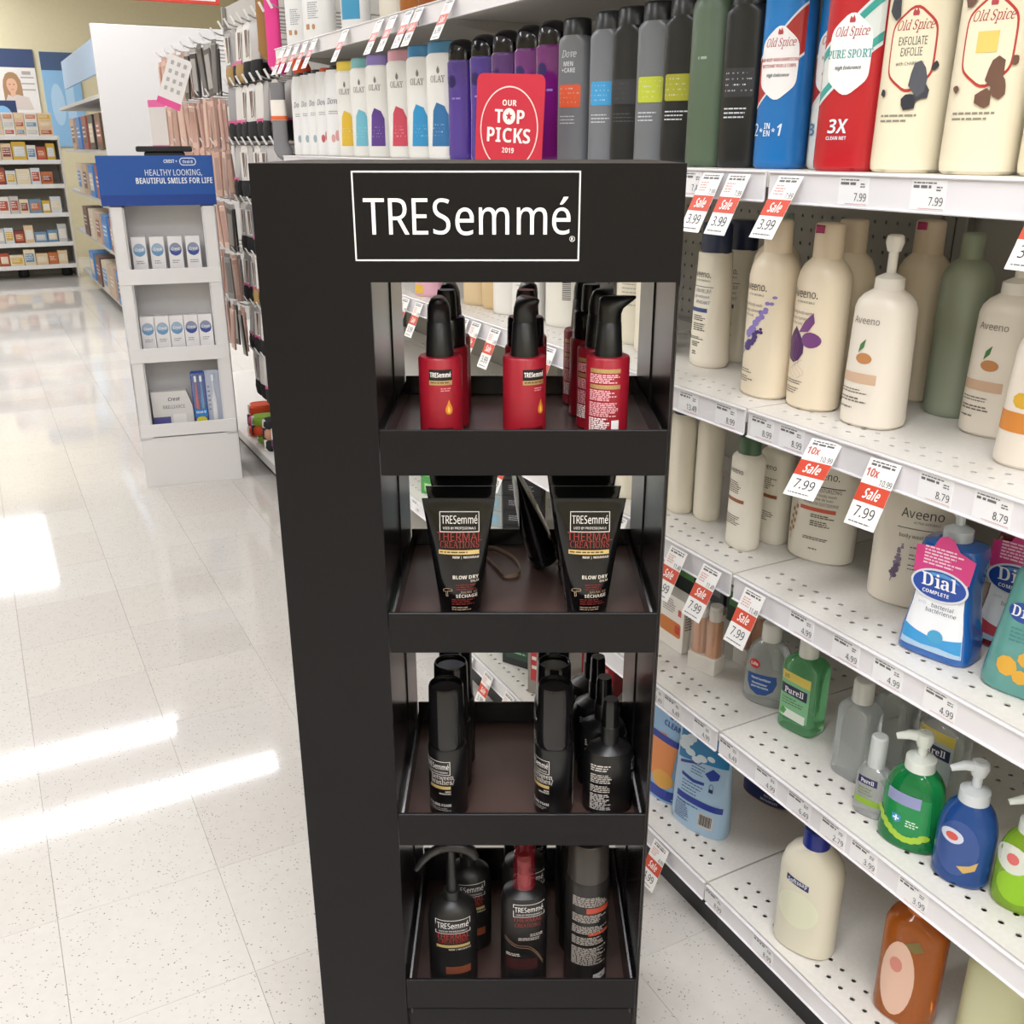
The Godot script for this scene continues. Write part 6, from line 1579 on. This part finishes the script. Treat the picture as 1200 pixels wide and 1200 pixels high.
# ------------------------------------------------------------------ far end of the store
func far_end() -> void:
	var w := mat("b9b8b7", 0.5)
	# next shelving run, seen end-on
	var t := thing("shelving_run", "white end panel and side shelves of the next shelving run", "shelving", "", place(1.5, 0, 10.25))
	part(t, "end_panel", bx(Vector3(0.02, 1.12, 1.74), Vector3(1.0, 2.24, 0.03), 0.003), w)
	part(t, "spine", bx(Vector3(0.02, 1.05, -0.02), Vector3(0.06, 2.1, 3.48)), w)
	for y in [0.12, 0.55, 0.95, 1.35, 1.75]:
		part(t, "shelf", bx(Vector3(-0.24, y, -0.02), Vector3(0.46, 0.03, 3.46), 0.002), w)
	part(t, "top_sign", bx(Vector3(-0.42, 2.05, 0.2), Vector3(0.02, 0.25, 3.0)), mat("9fb9d8", 0.5))
	var cols := ["3f78b8", "6a5148", "2e2a2c", "b8a08c", "4f86c0", "8a4a44", "c8bca8", "57402f"]
	for k in 4:
		for i in 5:
			var c: String = cols[(k * 5 + i * 3) % 8]
			carton("shelf_carton", "small " + ["blue", "brown", "black", "tan", "sky blue", "maroon", "pale", "dark brown"][(k * 5 + i * 3) % 8] + " carton, " + ORD[i] + " along the next run, shelf " + ["one", "two", "three", "four"][k] + " from below", "cartons of the next shelving run", place(1.1, [0.136, 0.566, 0.966, 1.366][k], 8.85 + 0.5 * i), -90, Vector3(0.34, 0.27, 0.16), c, cols[(k + i + 2) % 8], "e6e2de")
	# two wall posters
	var p := thing("wall_poster", "poster of a smiling woman under a navy header on the far wall", "poster", "", place(0.76, 1.72, 14.585))
	part(p, "board", bx(Vector3(0, 0.395, 0), Vector3(0.56, 0.79, 0.02), 0.003), mat("e3e0dd", 0.5))
	var hd := lab(p, "navy_header", [rectp(-0.28, 0.58, 0.28, 0.79)], 0.01, mat("33456e", 0.45), 0.001)
	fine_print(hd, 0.01, mat("c8d0e0", 0.5), [[-0.2, 0.2, 0.72, 2, 0.06, 0.03]])
	lab(p, "shelf_print", [rectp(0.1, 0.46, 0.25, 0.475), rectp(0.1, 0.39, 0.25, 0.405), rectp(0.1, 0.32, 0.25, 0.335), rectp(0.12, 0.5, 0.22, 0.54)], 0.01, mat("a9a3a0", 0.5), 0.001)
	lab(p, "hair_print", [pol([-0.115, 0.2, 0.1, 0.2, 0.1, 0.36, 0.093, 0.43, 0.06, 0.5, 0.02, 0.525, -0.03, 0.525, -0.07, 0.5, -0.105, 0.43, -0.115, 0.36])], 0.01, mat("a5815c", 0.5), 0.001)
	lab(p, "face_print", [pol([-0.04, 0.24, 0.016, 0.24, 0.018, 0.295, 0.038, 0.325, 0.05, 0.37, 0.042, 0.42, 0.02, 0.448, -0.012, 0.455, -0.044, 0.448, -0.066, 0.42, -0.074, 0.37, -0.062, 0.325, -0.042, 0.295])], 0.01, mat("d8ab90", 0.5), 0.002)
	lab(p, "eye_print", [ell(-0.035, 0.385, 0.009, 0.006, 8)], 0.01, mat("4a3a34", 0.5), 0.003)
	lab(p, "eye_print", [ell(0.011, 0.385, 0.009, 0.006, 8)], 0.01, mat("4a3a34", 0.5), 0.003)
	lab(p, "mouth_print", [pol([-0.035, 0.337, -0.012, 0.328, 0.011, 0.337, -0.012, 0.318])], 0.01, mat("b8605a", 0.5), 0.003)
	lab(p, "blouse_print", [pol([-0.15, 0.1, 0.2, 0.1, 0.16, 0.24, 0.03, 0.27, -0.02, 0.24, -0.07, 0.27])], 0.01, mat("cfc3bd", 0.5), 0.0025)
	var nb := lab(p, "navy_corner", [rectp(-0.28, 0.0, 0.0, 0.2)], 0.01, mat("1f3560", 0.45), 0.003)
	lab(nb, "blue_arch", [ell(-0.16, 0.02, 0.1, 0.12, 18)], 0.01, mat("7fb0d8", 0.45), 0.004)
	var p2 := thing("wall_poster", "tall pale blue poster with a navy header right of the woman poster", "poster", "", place(1.33, 1.38, 14.585))
	part(p2, "board", bx(Vector3(0, 0.555, 0), Vector3(0.44, 1.11, 0.02), 0.003), mat("86b4da", 0.5))
	lab(p2, "navy_header", [rectp(-0.22, 0.9, 0.22, 1.11)], 0.01, mat("3d5378", 0.45), 0.001)
	lab(p2, "sky_print", [rectp(0.02, 0.2, 0.12, 0.75), ell(-0.08, 0.5, 0.08, 0.25, 16)], 0.01, mat("a9c9e4", 0.5), 0.001)
	# low pharmacy shelving in front of the wall
	var u := thing("pharmacy_shelving", "low white shelving unit of small packages before the far wall", "shelving", "", place(0.35, 0, 12.55))
	part(u, "back_panel", bx(Vector3(0, 0.75, -0.24), Vector3(1.3, 1.5, 0.02)), mat("c4c0b8", 0.5))
	for x in [-0.65, 0.65]:
		part(u, "end_panel", bx(Vector3(x, 0.75, 0), Vector3(0.02, 1.5, 0.5), 0.002), mat("d8d4cc", 0.5))
	var lv := [0.15, 0.39, 0.70, 1.0, 1.25, 1.495]
	for y in lv:
		var s := part(u, "shelf", bx(Vector3(0, y - 0.015, 0), Vector3(1.28, 0.03, 0.48)), mat("dddad4", 0.4))
		part(s, "shelf_edge", bx(Vector3(0, y - 0.02, 0.245), Vector3(1.28, 0.045, 0.01), 0.002), mat("e8e8e6", 0.3))
	for x in [-0.55, 0.1, 0.55]:
		part(u, "caster", loft([[0.0, 0.05, 0.03, 2.2], [0.02, 0.06, 0.04], [0.1, 0.05, 0.035]], 14), mat("222226", 0.5)).position.x = x
	var pc := ["e6c9a2", "e9e4dc", "c9713c", "d9dfe4", "b8503a", "e8d8b8", "6f94b4", "d8b03a", "8a3a34", "c8c8c4"]
	for k in lv.size():
		var n := 0
		var x := -0.25
		while x < 0.54:
			var wd := rng.randf_range(0.08, 0.09 if x > 0.48 else 0.14)
			var stack := 3 if k == 5 else 1
			var c: String = pc[rng.randi() % (3 if k == 5 else 10)]
			for j in stack:
				var hh := 0.075 if k == 5 else rng.randf_range(0.11, 0.19)
				carton("medicine_carton", ORD[n] + " medicine carton from the left" + (", " + ["bottom", "middle", "top"][j] + " of stack" if stack > 1 else "") + ", " + ["lowest", "second", "third", "fourth", "fifth", "top"][k] + " pharmacy level", "medicine cartons on the " + ["lowest", "second", "third", "fourth", "fifth", "top"][k] + " level", place(0.35 + x + wd / 2, lv[k] + 0.0005 + j * 0.0765, 12.38), 0, Vector3(wd, hh, 0.1), c, pc[rng.randi() % 10], "f0ece6")
			x += wd + 0.006
			n += 1
	# hanging red category sign
	var rs := thing("hanging_sign", "red hanging category sign above the hosiery", "sign", "", place(1.42, 2.29, 7.5))
	part(rs, "board", bx(Vector3(0, 0.15, 0), Vector3(0.66, 0.3, 0.03), 0.004), mat("cf4434", 0.45))
	lab(rs, "white_panel", [rectp(0.02, 0.02, 0.3, 0.2)], 0.015, mat("efe6e0", 0.5), 0.001)
	for x in [-0.25, 0.25]:
		part(rs, "hanger", tube(geo(), [Vector3(x, 0.3, 0), Vector3(x, 1.21, 0)], 0.004, 6), mat("a9a9a9", 0.4, 0.6))
